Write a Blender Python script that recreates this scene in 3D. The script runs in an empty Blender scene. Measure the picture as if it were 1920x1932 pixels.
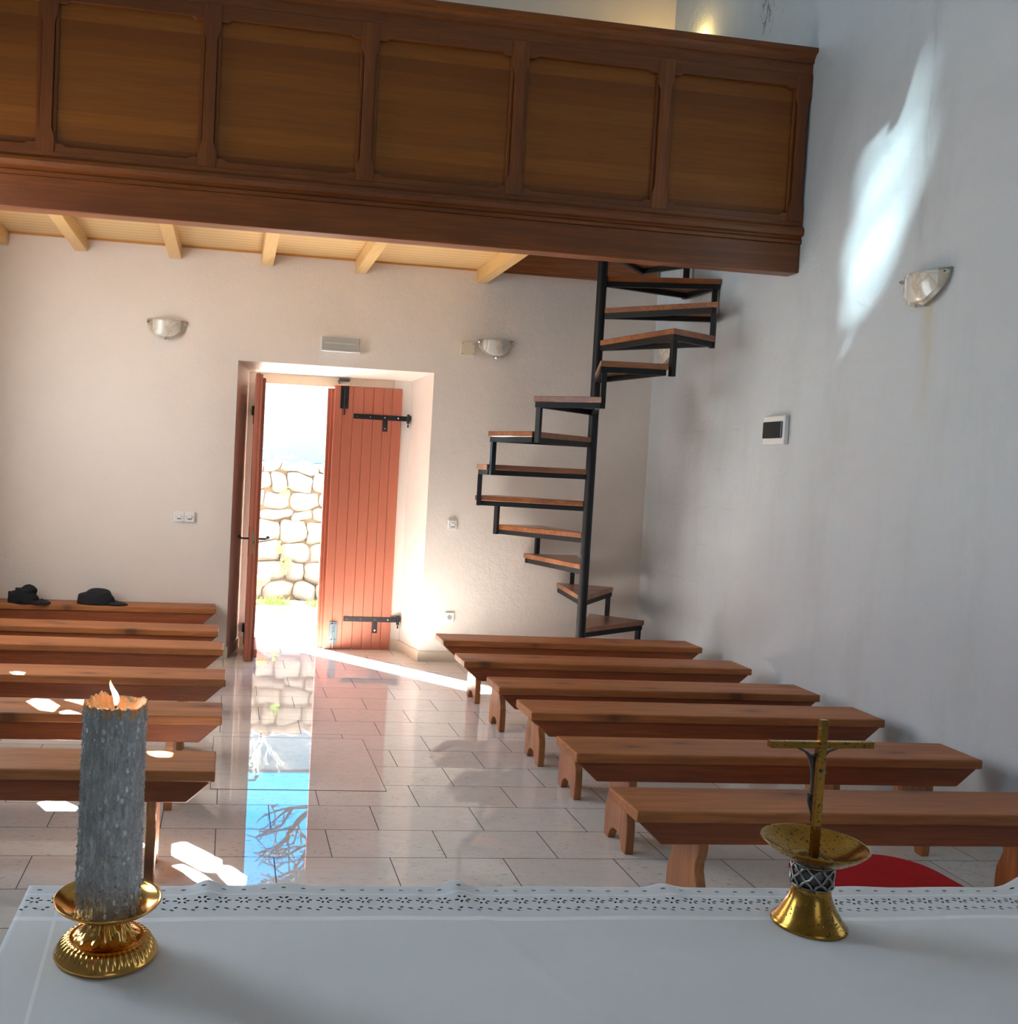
import bpy, bmesh, math, random
import numpy as np
from mathutils import Vector, Matrix, noise

D = bpy.data
C = bpy.context.scene.collection
sc = bpy.context.scene
random.seed(7)

# ------------------------------------------------------------------ camera
YAW, PITCH, ROLL, FPX = .1534, .0481, .0489, 1833.5
def cam_axes():
    cy, sy = math.cos(YAW), math.sin(YAW)
    r = Vector((cy, -sy, 0)); f = Vector((sy, cy, 0)); u = Vector((0, 0, 1))
    cp, sp = math.cos(PITCH), math.sin(PITCH)
    f2 = cp * f - sp * u; u2 = cp * u + sp * f
    cr, sr = math.cos(ROLL), math.sin(ROLL)
    return cr * r + sr * u2, cr * u2 - sr * r, f2
cr_, cu_, cf_ = cam_axes()
cam_data = D.cameras.new('camera')
cam = D.objects.new('camera', cam_data); C.objects.link(cam)
cam_data.sensor_fit = 'HORIZONTAL'; cam_data.sensor_width = 36
cam_data.lens = FPX / 1920 * 36
cam_data.shift_x = (960 - 630) / 1920
cam_data.shift_y = -(966 - 961) / 1920
cam_data.clip_start = .05; cam_data.clip_end = 300
m = Matrix.Identity(4)
for i in range(3):
    m[i][0] = cr_[i]; m[i][1] = cu_[i]; m[i][2] = -cf_[i]
m[0][3], m[1][3], m[2][3] = 0, 0, 1.65
cam.matrix_world = m
sc.camera = cam

# ------------------------------------------------------------------ world, sun, exposure
SUN_EL = math.radians(43.5)
SUN_DIR = Vector((.63 * math.cos(SUN_EL), -.777 * math.cos(SUN_EL), -math.sin(SUN_EL))).normalized()
world = D.worlds.new('sky'); sc.world = world; world.use_nodes = True
wn = world.node_tree; bg = wn.nodes['Background']
sky = wn.nodes.new('ShaderNodeTexSky'); sky.sky_type = 'NISHITA'; sky.sun_disc = False
sky.sun_elevation = SUN_EL
sky.sun_rotation = math.atan2(-SUN_DIR.x, -SUN_DIR.y)
sky.air_density = 1.0; sky.dust_density = .1; sky.ozone_density = 4.0
tint = wn.nodes.new('ShaderNodeMix'); tint.data_type = 'RGBA'; tint.blend_type = 'MULTIPLY'; tint.inputs[0].default_value = 1
tint.inputs[7].default_value = (.05, .88, 1.22, 1)
wn.links.new(sky.outputs[0], tint.inputs[6]); wn.links.new(tint.outputs[2], bg.inputs[0]); bg.inputs[1].default_value = .55
sd = D.lights.new('sun', 'SUN'); sd.energy = 88; sd.angle = math.radians(.4); sd.color = (1, .97, .93)
sun = D.objects.new('sun', sd); C.objects.link(sun)
sun.rotation_euler = SUN_DIR.to_track_quat('-Z', 'Y').to_euler(); sun.location = (-8, 16, 12)

A = .0465                                    # the floor tiles, side walls and benches are turned this much against the back wall
cA, sA = math.cos(A), math.sin(A)
def t2w(x, y, z=0.): return Vector((x * cA + y * sA, -x * sA + y * cA, z))
def w2t(x, y): return (x * cA - y * sA, x * sA + y * cA)

def area_light(name, loc, target, sx, sy, power, color):
    l = D.lights.new(name, 'AREA'); l.shape = 'RECTANGLE'; l.size = sx; l.size_y = sy
    l.energy = power; l.color = color
    o = D.objects.new(name, l); C.objects.link(o); o.location = loc
    o.rotation_euler = (Vector(target) - Vector(loc)).to_track_quat('-Z', 'Y').to_euler()
    return o
BLUE = (.60, .84, 1.0)  # area lamps added inside unseen windows, standing for daylight
area_light('added_daylight_left', t2w(-1.90, 2.6, 2.6), t2w(3.6, 3.6, 2.6), 1.1, 1.9, 11.5, BLUE)
area_light('added_daylight_plate', t2w(-1.93, 5.8, 2.1), t2w(3.6, 6.0, 2.1), 2.0, 2.2, 36, (1, .95, .90))  # added because the pierced plate keeps the skylight out
area_light('added_daylight_front', (.9, -2.35, 2.7), (1.2, 6, 1.6), 1.3, 1.9, 2.8, (1, .97, .92))
area_light('added_daylight_right', t2w(3.50, 1.1, 2.4), t2w(-1, 1.9, 1.6), 1.1, 1.7, 2.6, (1, .97, .92))
area_light('added_daylight_gallery', t2w(-1.90, 6.9, 4.9), t2w(3.6, 6.9, 4.6), .9, 1.1, 16, BLUE)  # added so the right wall behind the gallery front is lit

# spot lamps added on floor and yard, standing in for the sun's floor glint
def glint_lamp(fx, fy, wy, wz, half_deg, power):
    l = D.lights.new('added_glint_spot', 'SPOT'); l.energy = power; l.color = (.72, .96, 1.0); l.spot_size = math.radians(2 * half_deg); l.spot_blend = 1.0; l.shadow_soft_size = .02
    o = D.objects.new('added_glint_spot', l); C.objects.link(o); o.location = (fx, fy, .03)
    o.rotation_euler = (Vector((3.86, wy, wz)) - o.location).to_track_quat('-Z', 'Y').to_euler()
for wy, wz, hd, pw in ((5.10, 2.92, 3.0, 700), (5.03, 3.25, 3.6, 1000), (5.0, 3.65, 2.9, 800), (4.94, 4.2, 2.3, 450), (5.27, 2.52, 1.0, 150), (5.2, 2.15, .45, 60)):
    L_ = wz / math.tan(SUN_EL); glint_lamp(3.86 - .63 * L_, wy + .777 * L_, wy, wz, hd, pw)

sc.view_settings.view_transform = 'Standard'; sc.view_settings.look = 'None'
sc.view_settings.gamma = 1; sc.view_settings.use_curve_mapping = False
sc.view_settings.exposure = 1.15
cy = sc.cycles
cy.use_denoising = True
try: cy.denoiser = 'OPENIMAGEDENOISE'; cy.denoising_input_passes = 'RGB_ALBEDO_NORMAL'
except Exception: pass
cy.max_bounces = 9; cy.diffuse_bounces = 6; cy.glossy_bounces = 5; cy.transmission_bounces = 6
cy.transparent_max_bounces = 12; cy.sample_clamp_indirect = 12; cy.caustics_reflective = True
cy.blur_glossy = .6

# ------------------------------------------------------------------ materials
def lin(r, g, b):
    f = lambda c: (c / 255 / 12.92) if c / 255 <= .04045 else ((c / 255 + .055) / 1.055) ** 2.4
    return (f(r), f(g), f(b), 1)
class Mat:
    def __init__(s, name):
        s.m = D.materials.new(name); s.m.use_nodes = True
        s.nt = s.m.node_tree; s.b = s.nt.nodes['Principled BSDF']; s.out = s.nt.nodes['Material Output']
    def n(s, t, **k):
        x = s.nt.nodes.new(t)
        for a, v in k.items(): setattr(x, a, v)
        return x
    def l(s, a, b): s.nt.links.new(a, b)
    def set(s, **k):
        names = dict(rough='Roughness', metal='Metallic', color='Base Color', coat='Coat Weight', coatr='Coat Roughness', ior='IOR', trans='Transmission Weight', spec='Specular IOR Level', alpha='Alpha', sss='Subsurface Weight')
        for a, v in k.items():
            if a == 'color' and len(v) == 3: v = (*v, 1)
            s.b.inputs[names[a]].default_value = v
        return s
    def coords(s, scale=(1, 1, 1), rot=(0, 0, 0), kind='Object'):
        tc = s.n('ShaderNodeTexCoord'); mp = s.n('ShaderNodeMapping')
        mp.inputs['Scale'].default_value = scale; mp.inputs['Rotation'].default_value = rot
        s.l(tc.outputs[kind], mp.inputs[0]); return mp.outputs[0]
    def noise(s, vec, scale, detail=4, rough=.55, dist=0):
        x = s.n('ShaderNodeTexNoise'); x.inputs['Scale'].default_value = scale; x.inputs['Detail'].default_value = detail
        x.inputs['Roughness'].default_value = rough; x.inputs['Distortion'].default_value = dist
        if vec is not None: s.l(vec, x.inputs['Vector'])
        return x.outputs[0]
    def ramp(s, fac, stops):
        r = s.n('ShaderNodeValToRGB'); s.l(fac, r.inputs[0]); e = r.color_ramp.elements
        e[0].position, e[0].color = stops[0][0], stops[0][1]; e[1].position, e[1].color = stops[-1][0], stops[-1][1]
        for p, c in stops[1:-1]:
            q = e.new(p); q.color = c
        return r.outputs[0]
    def mix(s, fac, a, b, mode='MIX'):
        x = s.n('ShaderNodeMix', data_type='RGBA', blend_type=mode)
        for inp, v in ((x.inputs[0], fac), (x.inputs[6], a), (x.inputs[7], b)):
            if isinstance(v, (int, float)): inp.default_value = v
            elif isinstance(v, tuple): inp.default_value = v if len(v) == 4 else (*v, 1)
            else: s.l(v, inp)
        return x.outputs[2]
    def math(s, op, a, b=None, c=None):
        x = s.n('ShaderNodeMath', operation=op)
        for i, v in enumerate((a, b, c)):
            if v is None: continue
            if isinstance(v, (int, float)): x.inputs[i].default_value = v
            else: s.l(v, x.inputs[i])
        return x.outputs[0]
    def bump(s, h, strength=.3, dist=.01):
        x = s.n('ShaderNodeBump'); x.inputs['Strength'].default_value = strength; x.inputs['Distance'].default_value = dist
        s.l(h, x.inputs['Height']); s.l(x.outputs[0], s.b.inputs['Normal']); return x
    def base(s, c): s.l(c, s.b.inputs['Base Color'])

g1 = lambda v: (v, v, v, 1)
def plain(name, col, rough=.5, metal=0, **k):
    return Mat(name).set(color=col, rough=rough, metal=metal, **k).m

def wood(name, light, dark, axis='x', rough=.35, coat=.25, knots=False, fine=70, bands=7, contrast=1.):
    M = Mat(name)
    st = {'x': (.06, 1, 1), 'y': (1, .06, 1), 'z': (1, 1, .06)}[axis]
    v = M.coords(st)
    oi = M.n('ShaderNodeObjectInfo')
    ad = M.n('ShaderNodeVectorMath', operation='ADD'); M.l(v, ad.inputs[0])
    cmb = M.n('ShaderNodeCombineXYZ'); M.l(M.math('MULTIPLY', oi.outputs['Random'], 37.0), cmb.inputs[0]); M.l(M.math('MULTIPLY', oi.outputs['Random'], 19.0), cmb.inputs[1])
    M.l(cmb.outputs[0], ad.inputs[1]); v = ad.outputs[0]
    a = M.noise(v, bands, 3, .5, .8); b = M.noise(v, fine, 4, .6)
    c = M.mix(M.ramp(a, [(.32, g1(0)), (.68, g1(1))]), dark, light)
    dk = tuple(x * (1 - .35 * contrast) for x in dark[:3])
    c = M.mix(M.math('MULTIPLY', M.ramp(b, [(.42, g1(1)), (.6, g1(0))]), .45 * contrast), c, (*dk, 1))
    if knots:
        st2 = {'x': (.35, 1, .0), 'y': (1, .35, .0), 'z': (.0, 1, .35)}[axis]
        kv = M.coords(st2); ad2 = M.n('ShaderNodeVectorMath', operation='ADD'); M.l(kv, ad2.inputs[0]); M.l(cmb.outputs[0], ad2.inputs[1])
        vo = M.n('ShaderNodeTexVoronoi', voronoi_dimensions='2D'); vo.inputs['Scale'].default_value = 4.2
        if axis == 'z':
            s3 = M.n('ShaderNodeSeparateXYZ'); M.l(ad2.outputs[0], s3.inputs[0]); c3_ = M.n('ShaderNodeCombineXYZ'); M.l(s3.outputs[1], c3_.inputs[0]); M.l(s3.outputs[2], c3_.inputs[1]); M.l(c3_.outputs[0], vo.inputs['Vector'])
        else: M.l(ad2.outputs[0], vo.inputs['Vector'])
        k = M.ramp(vo.outputs['Distance'], [(.035, g1(1)), (.08, g1(.4)), (.22, g1(0))])
        c = M.mix(M.math('MULTIPLY', k, .8), c, (dk[0] * .45, dk[1] * .4, dk[2] * .4, 1))
    M.base(c)
    M.set(rough=rough, coat=coat, coatr=.25)
    M.bump(b, .06, .002)
    return M.m

def plaster(name, tint, stain=.0, bump=.5, rw=False):
    M = Mat(name); v = M.coords()
    big = M.noise(v, .9, 5, .6); mid = M.noise(v, 14, 6, .65); fine = M.noise(v, 75, 5, .6)
    c = M.mix(M.ramp(big, [(.35, g1(0)), (.7, g1(1))]), tuple(x * .93 for x in tint[:3]) + (1,), tint)
    if stain:
        vs = M.coords((1.2, 1.2, .28)); st = M.noise(vs, 2.6, 8, .7)
        c = M.mix(M.math('MULTIPLY', M.ramp(st, [(.5, g1(0)), (.75, g1(1))]), stain), c, (.33, .34, .31, 1))
        sp = M.noise(M.coords((1, 1, .5)), 24, 8, .8)
        c = M.mix(M.math('MULTIPLY', M.ramp(sp, [(.62, g1(0)), (.72, g1(1))]), stain * .8), c, (.25, .25, .23, 1))
    if rw:   # marks on the right wall: drip stain under the lamp, streak above it, mould and cracks up by the gallery
        tc = M.n('ShaderNodeTexCoord'); sp = M.n('ShaderNodeSeparateXYZ'); M.l(tc.outputs['Object'], sp.inputs[0]); y, z = sp.outputs[1], sp.outputs[2]
        def g(val, c0, w): return M.math('POWER', 2.718, M.math('MULTIPLY', -1.0, M.math('POWER', M.math('DIVIDE', M.math('ABSOLUTE', M.math('SUBTRACT', val, c0)), w), 2.0)))
        def sm(val, a, b_): return M.math('MINIMUM', 1.0, M.math('MAXIMUM', 0.0, M.math('DIVIDE', M.math('SUBTRACT', val, a), b_ - a)))
        nz = M.noise(M.coords((1, 1, .15)), 38, 5, .7)
        drip = M.math('MULTIPLY', M.math('MULTIPLY', g(y, 4.79, .045), M.math('MULTIPLY', sm(z, 1.9, 2.62), M.math('LESS_THAN', z, 2.66))), M.ramp(nz, [(.38, g1(.25)), (.6, g1(1))]))
        c = M.mix(M.math('MULTIPLY', drip, .8), c, (.50, .46, .30, 1))
        streak = M.math('MULTIPLY', M.math('MULTIPLY', g(y, 4.90, .035), sm(z, 2.7, 3.0)), M.ramp(nz, [(.4, g1(.2)), (.65, g1(1))]))
        c = M.mix(M.math('MULTIPLY', streak, .35), c, (.28, .30, .28, 1))
        reg = M.math('MULTIPLY', M.math('MULTIPLY', g(y, 6.62, .38), g(z, 4.95, .42)), 1.0)
        mo = M.noise(M.coords((1, 1, .55)), 13, 9, .85, .6)
        c = M.mix(M.math('MULTIPLY', M.ramp(M.math('MULTIPLY', mo, M.math('ADD', .55, M.math('MULTIPLY', reg, .5))), [(.555, g1(0)), (.60, g1(1))]), .85), c, (.10, .10, .085, 1))
        cr = M.n('ShaderNodeTexBrick'); cr.inputs['Scale'].default_value = 1.0; cr.inputs['Mortar Size'].default_value = .0016; cr.inputs['Brick Width'].default_value = .43; cr.inputs['Row Height'].default_value = .29
        cr.inputs['Color1'].default_value = cr.inputs['Color2'].default_value = (0, 0, 0, 1); cr.inputs['Mortar'].default_value = (1, 1, 1, 1); cr.inputs['Mortar Smooth'].default_value = 0
        cb = M.n('ShaderNodeCombineXYZ'); M.l(y, cb.inputs[0]); M.l(z, cb.inputs[1]); M.l(cb.outputs[0], cr.inputs['Vector'])
        cz = M.math('MULTIPLY', M.math('MULTIPLY', M.math('GREATER_THAN', y, 6.6), M.math('LESS_THAN', z, 3.0)), M.ramp(M.noise(v, 5, 2), [(.5, g1(0)), (.6, g1(.35))]))
        c = M.mix(M.math('MULTIPLY', cr.outputs[0], cz), c, (.25, .22, .2, 1))
    M.base(c); M.set(rough=.9, spec=.2)
    h = M.math('ADD', M.math('MULTIPLY', mid, .7), M.math('MULTIPLY', fine, .35))
    M.bump(h, bump, .012)
    return M

mat = {}
W = plaster('plaster_back', (.80, .735, .675, 1)); mat['wall'] = W.m
mat['wall_r'] = plaster('plaster_right', (.555, .60, .63, 1), .25, rw=True).m
mat['ceil'] = plain('ceiling_white', (.7, .7, .68), .9)
mat['stone_trim'] = plain('limestone_trim', (.66, .58, .46), .35)
mat['frame_stone'] = plaster('stone_door_frame', (.72, .62, .48, 1), 0, .3).m
PINE_L, PINE_D = (.46, .195, .068, 1), (.30, .095, .028, 1)
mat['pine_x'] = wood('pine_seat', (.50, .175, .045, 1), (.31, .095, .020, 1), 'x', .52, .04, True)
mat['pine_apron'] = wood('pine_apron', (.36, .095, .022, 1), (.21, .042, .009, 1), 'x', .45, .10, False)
mat['pine_z'] = wood('pine_leg', (.48, .20, .062, 1), (.33, .11, .03, 1), 'z', .45, .10, True)
mat['oak'] = wood('oak_frame', (.26, .072, .007, 1), (.15, .037, .003, 1), 'x', .42, .08, False, 60, 5)
mat['oak_v'] = wood('oak_stile', (.26, .072, .007, 1), (.15, .037, .003, 1), 'z', .42, .08, False, 60, 5)
def panel_mat():
    M = Mat('oak_panel_slats'); v = M.coords((.05, 1, 1))
    a = M.noise(v, 60, 4, .6); b = M.noise(v, 5, 2)
    tc = M.n('ShaderNodeTexCoord'); sp = M.n('ShaderNodeSeparateXYZ'); M.l(tc.outputs['Object'], sp.inputs[0])
    fl = M.math('FLOOR', M.math('DIVIDE', sp.outputs[2], .085))
    wn_ = M.n('ShaderNodeTexWhiteNoise', noise_dimensions='1D'); M.l(fl, wn_.inputs['W'])
    c = M.mix(wn_.outputs['Value'], (.185, .048, .004, 1), (.30, .098, .010, 1))
    c = M.mix(M.math('MULTIPLY', M.ramp(a, [(.4, g1(1)), (.6, g1(0))]), .35), c, (.14, .05, .012, 1))
    M.base(c); M.set(rough=.45, coat=.05, coatr=.25, spec=.35); return M.m
mat['oak_panel'] = panel_mat()
mat['joist'] = wood('pale_joist', (.74, .50, .21, 1), (.64, .39, .13, 1), 'y', .4, .2, False, 50, 5, .6)
def ply():
    M = Mat('ply_deck'); v = M.coords((.08, 1, 1)); a = M.noise(v, 40, 4, .6)
    tc = M.n('ShaderNodeTexCoord'); sp = M.n('ShaderNodeSeparateXYZ'); M.l(tc.outputs['Object'], sp.inputs[0])
    st = M.ramp(M.math('PINGPONG', sp.outputs[1], .045), [(0, g1(0)), (.045, g1(1))])
    c = M.mix(st, (.62, .40, .16, 1), (.76, .54, .26, 1)); c = M.mix(M.math('MULTIPLY', a, .3), c, (.45, .26, .09, 1))
    M.base(c); M.set(rough=.45, coat=.15); return M.m
mat['ply'] = ply()
mat['orange_trim'] = plain('orange_trim_wood', (.55, .24, .05), .4)
mat['tread'] = wood('tread_wood', (.42, .16, .05, 1), (.25, .075, .022, 1), 'x', .3, .4, False, 40, 6)
mat['black_steel'] = Mat('black_painted_steel').set(color=(.007, .008, .010), rough=.5, spec=.35).m
mat['iron'] = plain('black_iron', (.015, .015, .017), .45, .4)
mat['steel'] = plain('grey_steel', (.10, .13, .15), .5, .5)
mat['chrome'] = plain('chrome', (.8, .8, .8), .08, 1)
def doorpaint():
    M = Mat('terracotta_door_paint'); v = M.coords((1, 1, .05)); a = M.noise(v, 60, 4, .6)
    M.base(M.mix(a, (.34, .10, .055, 1), (.42, .135, .08, 1))); M.set(rough=.42); M.bump(a, .12, .002); return M.m
mat['door'] = doorpaint()
mat['white_plastic'] = plain('white_plastic', (.78, .78, .76), .35)
mat['cream_plastic'] = plain('cream_plastic', (.68, .60, .47), .45)
mat['black_plastic'] = plain('dark_plastic', (.012, .013, .014), .12)
mat['clear'] = Mat('clear_cover').set(color=(.9, .9, .88), rough=.18, trans=.85, ior=1.2).m
def alabaster():
    M = Mat('marbled_glass'); v = M.coords(); a = M.noise(v, 5, 2, .5, 1.5)
    M.base(M.mix(M.ramp(a, [(.5, g1(0)), (.56, g1(1)), (.6, g1(0))]), (.66, .66, .60, 1), (.58, .46, .34, 1)))
    M.set(rough=.18, coat=.5); M.b.inputs['Subsurface Weight'].default_value = .2; M.b.inputs['Subsurface Radius'].default_value = (.02, .02, .02)
    return M.m
mat['alabaster'] = alabaster()
mat['rim_glass'] = Mat('clear_glass_rim').set(color=(.85, .78, .66), rough=.1, trans=.7, ior=1.3).m
def cloth_black():
    M = Mat('black_cloth'); M.set(color=(.009, .010, .014), rough=.9); M.bump(M.noise(M.coords(), 300, 3), .2, .001); return M.m
mat['cap'] = cloth_black()

def floor_mat(name, tiled):
    M = Mat(name)
    tc = M.n('ShaderNodeTexCoord'); sp = M.n('ShaderNodeSeparateXYZ'); M.l(tc.outputs['Object'], sp.inputs[0])
    x, y = sp.outputs[0], sp.outputs[1]
    T, Lx = .3056, .489
    row = M.math('FLOOR', M.math('DIVIDE', M.math('SUBTRACT', y, 3.9648), T))
    odd = M.math('ABSOLUTE', M.math('MODULO', row, 2.0))
    xs = M.math('DIVIDE', M.math('SUBTRACT', x, M.math('MULTIPLY', odd, .2445)), Lx)
    col = M.math('FLOOR', xs)
    dx = M.math('MULTIPLY', M.math('SUBTRACT', .5, M.math('ABSOLUTE', M.math('SUBTRACT', M.math('FRACT', xs), .5))), Lx)
    ys = M.math('FRACT', M.math('DIVIDE', M.math('SUBTRACT', y, 3.9648), T))
    dy = M.math('MULTIPLY', M.math('SUBTRACT', .5, M.math('ABSOLUTE', M.math('SUBTRACT', ys, .5))), T)
    dmin = M.math('MINIMUM', dx, dy)
    grout = M.math('LESS_THAN', dmin, .0023)
    cm = M.n('ShaderNodeCombineXYZ'); M.l(row, cm.inputs[0]); M.l(col, cm.inputs[1])
    wn_ = M.n('ShaderNodeTexWhiteNoise', noise_dimensions='2D'); M.l(cm.outputs[0], wn_.inputs['Vector'])
    rnd = wn_.outputs['Value']
    off = M.n('ShaderNodeCombineXYZ'); M.l(M.math('MULTIPLY', rnd, 50.), off.inputs[0]); M.l(M.math('MULTIPLY', rnd, 31.), off.inputs[2])
    ad = M.n('ShaderNodeVectorMath', operation='ADD'); M.l(M.coords((.4, 1, 1)), ad.inputs[0]); M.l(off.outputs[0], ad.inputs[1])
    v = ad.outputs[0] if tiled else M.coords((.5, 1, 1))
    base = M.mix(M.noise(v, 5, 5, .6), (.70, .66, .61, 1), (.80, .77, .73, 1))
    base = M.mix(M.math('MULTIPLY', M.ramp(M.noise(v, 26, 6, .7), [(.45, g1(0)), (.75, g1(1))]), .5), base, (.60, .55, .50, 1))
    if tiled:
        base = M.mix(M.math('MULTIPLY', rnd, .35), base, (.64, .60, .56, 1))
    pit = M.ramp(M.noise(M.coords((.32, 1, 1), (0, 0, .15)), 95, 3, .55), [(.62, g1(0)), (.66, g1(1))])
    sel = M.ramp(M.noise(v, 3.4, 3), [(.42, g1(.15)), (.62, g1(1))])
    pm = M.math('MULTIPLY', pit, sel)
    base = M.mix(M.math('MULTIPLY', pm, .85), base, (.10, .075, .06, 1))
    if tiled: base = M.mix(grout, base, (.06, .045, .035, 1))
    M.base(base)
    r = M.math('ADD', .004, M.math('MULTIPLY', pm, .5))
    r = M.math('ADD', r, M.math('MULTIPLY', M.noise(v, 12, 4), .012))
    if tiled: r = M.math('ADD', r, M.math('MULTIPLY', grout, .5))
    else: r = M.math('ADD', r, .008)
    M.l(r, M.b.inputs['Roughness'])
    h = M.math('SUBTRACT', M.math('MULTIPLY', M.noise(v, 2.5, 2), .12), M.math('ADD', M.math('MULTIPLY', grout, .8), M.math('MULTIPLY', pm, .3))) if tiled else M.noise(v, 2.5, 2)
    M.bump(h, .05 if tiled else .02, .002)
    M.set(ior=1.5)
    return M.m
mat['floor'] = floor_mat('polished_travertine_tiles', True)
mat['slab'] = floor_mat('polished_travertine_slab', False)

# ------------------------------------------------------------------ mesh helpers
def box(bm, x0, x1, y0, y1, z0, z1):
    vs = [bm.verts.new(p) for p in ((x0, y0, z0), (x1, y0, z0), (x1, y1, z0), (x0, y1, z0), (x0, y0, z1), (x1, y0, z1), (x1, y1, z1), (x0, y1, z1))]
    for f in ((0, 3, 2, 1), (4, 5, 6, 7), (0, 1, 5, 4), (1, 2, 6, 5), (2, 3, 7, 6), (3, 0, 4, 7)):
        bm.faces.new([vs[i] for i in f])
    return vs
def prism(bm, pts, axis, d0, d1):
    """pts: 2-D outline; axis: the axis it is extruded along"""
    def P(a, b, d): return {'x': (d, a, b), 'y': (a, d, b), 'z': (a, b, d)}[axis]
    A_ = [bm.verts.new(P(a, b, d0)) for a, b in pts]; B_ = [bm.verts.new(P(a, b, d1)) for a, b in pts]
    n = len(pts)
    bm.faces.new(A_); bm.faces.new(B_[::-1])
    for i in range(n):
        bm.faces.new((A_[i], B_[i], B_[(i + 1) % n], A_[(i + 1) % n]))
def tube(bm, pts, r, n=10, cap=True):
    pts = [Vector(p) for p in pts]; rs = r if isinstance(r, (list, tuple)) else [r] * len(pts)
    rings = []
    t0 = (pts[1] - pts[0]).normalized(); a = t0.orthogonal().normalized()
    for i, p in enumerate(pts):
        t = (pts[min(i + 1, len(pts) - 1)] - pts[max(i - 1, 0)]).normalized()
        a = (a - t * a.dot(t)).normalized(); b = t.cross(a)
        rings.append([bm.verts.new(p + rs[i] * (math.cos(q) * a + math.sin(q) * b)) for q in [2 * math.pi * k / n for k in range(n)]])
    for i in range(len(rings) - 1):
        for k in range(n):
            bm.faces.new((rings[i][k], rings[i][(k + 1) % n], rings[i + 1][(k + 1) % n], rings[i + 1][k]))
    if cap:
        bm.faces.new(rings[0][::-1]); bm.faces.new(rings[-1])
def lathe(bm, prof, n=48, disp=None, cx=0, cy_=0):
    """prof: (r, z) list, disp(theta, i, r, z) -> (dr, dz)"""
    rings = []
    for i, (r, z) in enumerate(prof):
        ring = []
        for k in range(n):
            th = 2 * math.pi * k / n; dr = dz = 0
            if disp: dr, dz = disp(th, i, r, z)
            ring.append(bm.verts.new((cx + (r + dr) * math.cos(th), cy_ + (r + dr) * math.sin(th), z + dz)))
        rings.append(ring)
    for i in range(len(rings) - 1):
        for k in range(n):
            bm.faces.new((rings[i][k], rings[i][(k + 1) % n], rings[i + 1][(k + 1) % n], rings[i + 1][k]))
    bm.faces.new(rings[0][::-1]); bm.faces.new(rings[-1])
def add_obj(name, bm, m, parent=None, bevel=0, smooth=False, seg=1, loc=None, rotz=0):
    bmesh.ops.recalc_face_normals(bm, faces=bm.faces)
    if bevel:
        es = [e for e in bm.edges if len(e.link_faces) == 2 and e.calc_face_angle(0) > .6]
        bmesh.ops.bevel(bm, geom=es, offset=bevel, segments=seg, profile=.5, affect='EDGES', clamp_overlap=True)
    me = D.meshes.new(name); bm.to_mesh(me); bm.free()
    if m is not None: me.materials.append(m)
    if smooth:
        for p in me.polygons: p.use_smooth = True
        if smooth != 'all':
            try: me.set_sharp_from_angle(angle=.6)
            except Exception: pass
    o = D.objects.new(name, me); C.objects.link(o)
    if parent: o.parent = parent
    if loc is not None: o.location = loc
    o.rotation_euler[2] = rotz
    return o
def B(): return bmesh.new()
def tag(o, label, cat, group=None, kind=None):
    o['label'] = label; o['category'] = cat
    if group: o['group'] = group
    if kind: o['kind'] = kind
    return o
def thing(name, label, cat, loc=(0, 0, 0), rotz=0, group=None):
    o = D.objects.new(name, None); C.objects.link(o); o.empty_display_size = .1
    o.location = loc; o.rotation_euler[2] = rotz
    return tag(o, label, cat, group)
def struct(name, bm, m, label, cat, **k):
    o = add_obj(name, bm, m, **k); tag(o, label, cat, kind='structure'); return o
def copy_tree(o, parent=None):
    c = o.copy(); C.objects.link(c); c.parent = parent
    for ch in list(o.children): copy_tree(ch, c)
    return c

# ------------------------------------------------------------------ room shell
YB = 7.978
HT = 6.4
b = B()
prism(b, [(-2.3, YB), (.388, YB), (.515, 8.47), (.64, 8.47), (.64, 8.78), (-2.3, 8.78)], 'z', 0, HT)
prism(b, [(2.025, YB), (4.3, YB), (4.3, 8.78), (1.80, 8.78), (1.80, 8.47), (1.955, 8.47)], 'z', 0, HT)
prism(b, [(YB, 2.44), (8.47, 2.40), (8.47, 2.405), (8.78, 2.405), (8.78, HT), (YB, HT)], 'x', .388, 2.025)
struct('wall_back', b, mat['wall'], 'warm white roughly plastered end wall with the deep doorway', 'wall')
b = B(); box(b, .515, 1.955, 8.475, 8.74, 2.31, 2.406); box(b, .60, .655, 8.475, 8.74, 0, 2.31); box(b, 1.79, 1.84, 8.475, 8.74, 0, 2.31)
struct('trim_1', b, mat['frame_stone'], 'beige stone lintel and jambs around the open doorway', 'door frame')

def wall_holes(name, u0, u1, z0, z1, holes, place, thick, m, label):
    b = B(); us = sorted({u0, u1} | {h[0] for h in holes} | {h[1] for h in holes}); zs = sorted({z0, z1} | {h[2] for h in holes} | {h[3] for h in holes})
    for i in range(len(us) - 1):
        for j in range(len(zs) - 1):
            uc, zc = (us[i] + us[i + 1]) / 2, (zs[j] + zs[j + 1]) / 2
            if any(h[0] < uc < h[1] and h[2] < zc < h[3] for h in holes): continue
            if place[0] == 'x': box(b, *sorted((place[1], place[1] + thick)), us[i], us[i + 1], zs[j], zs[j + 1])
            else: box(b, us[i], us[i + 1], *sorted((place[1], place[1] + thick)), zs[j], zs[j + 1])
    bmesh.ops.remove_doubles(b, verts=b.verts, dist=1e-5)
    # drop internal faces shared by two cells
    seen = {}
    for f in b.faces:
        k = tuple(sorted(v.index for v in f.verts)); 
    o = struct(name, b, m, label, 'wall'); return o
XR, XL, YF = 3.595, -1.972, -2.6
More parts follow.
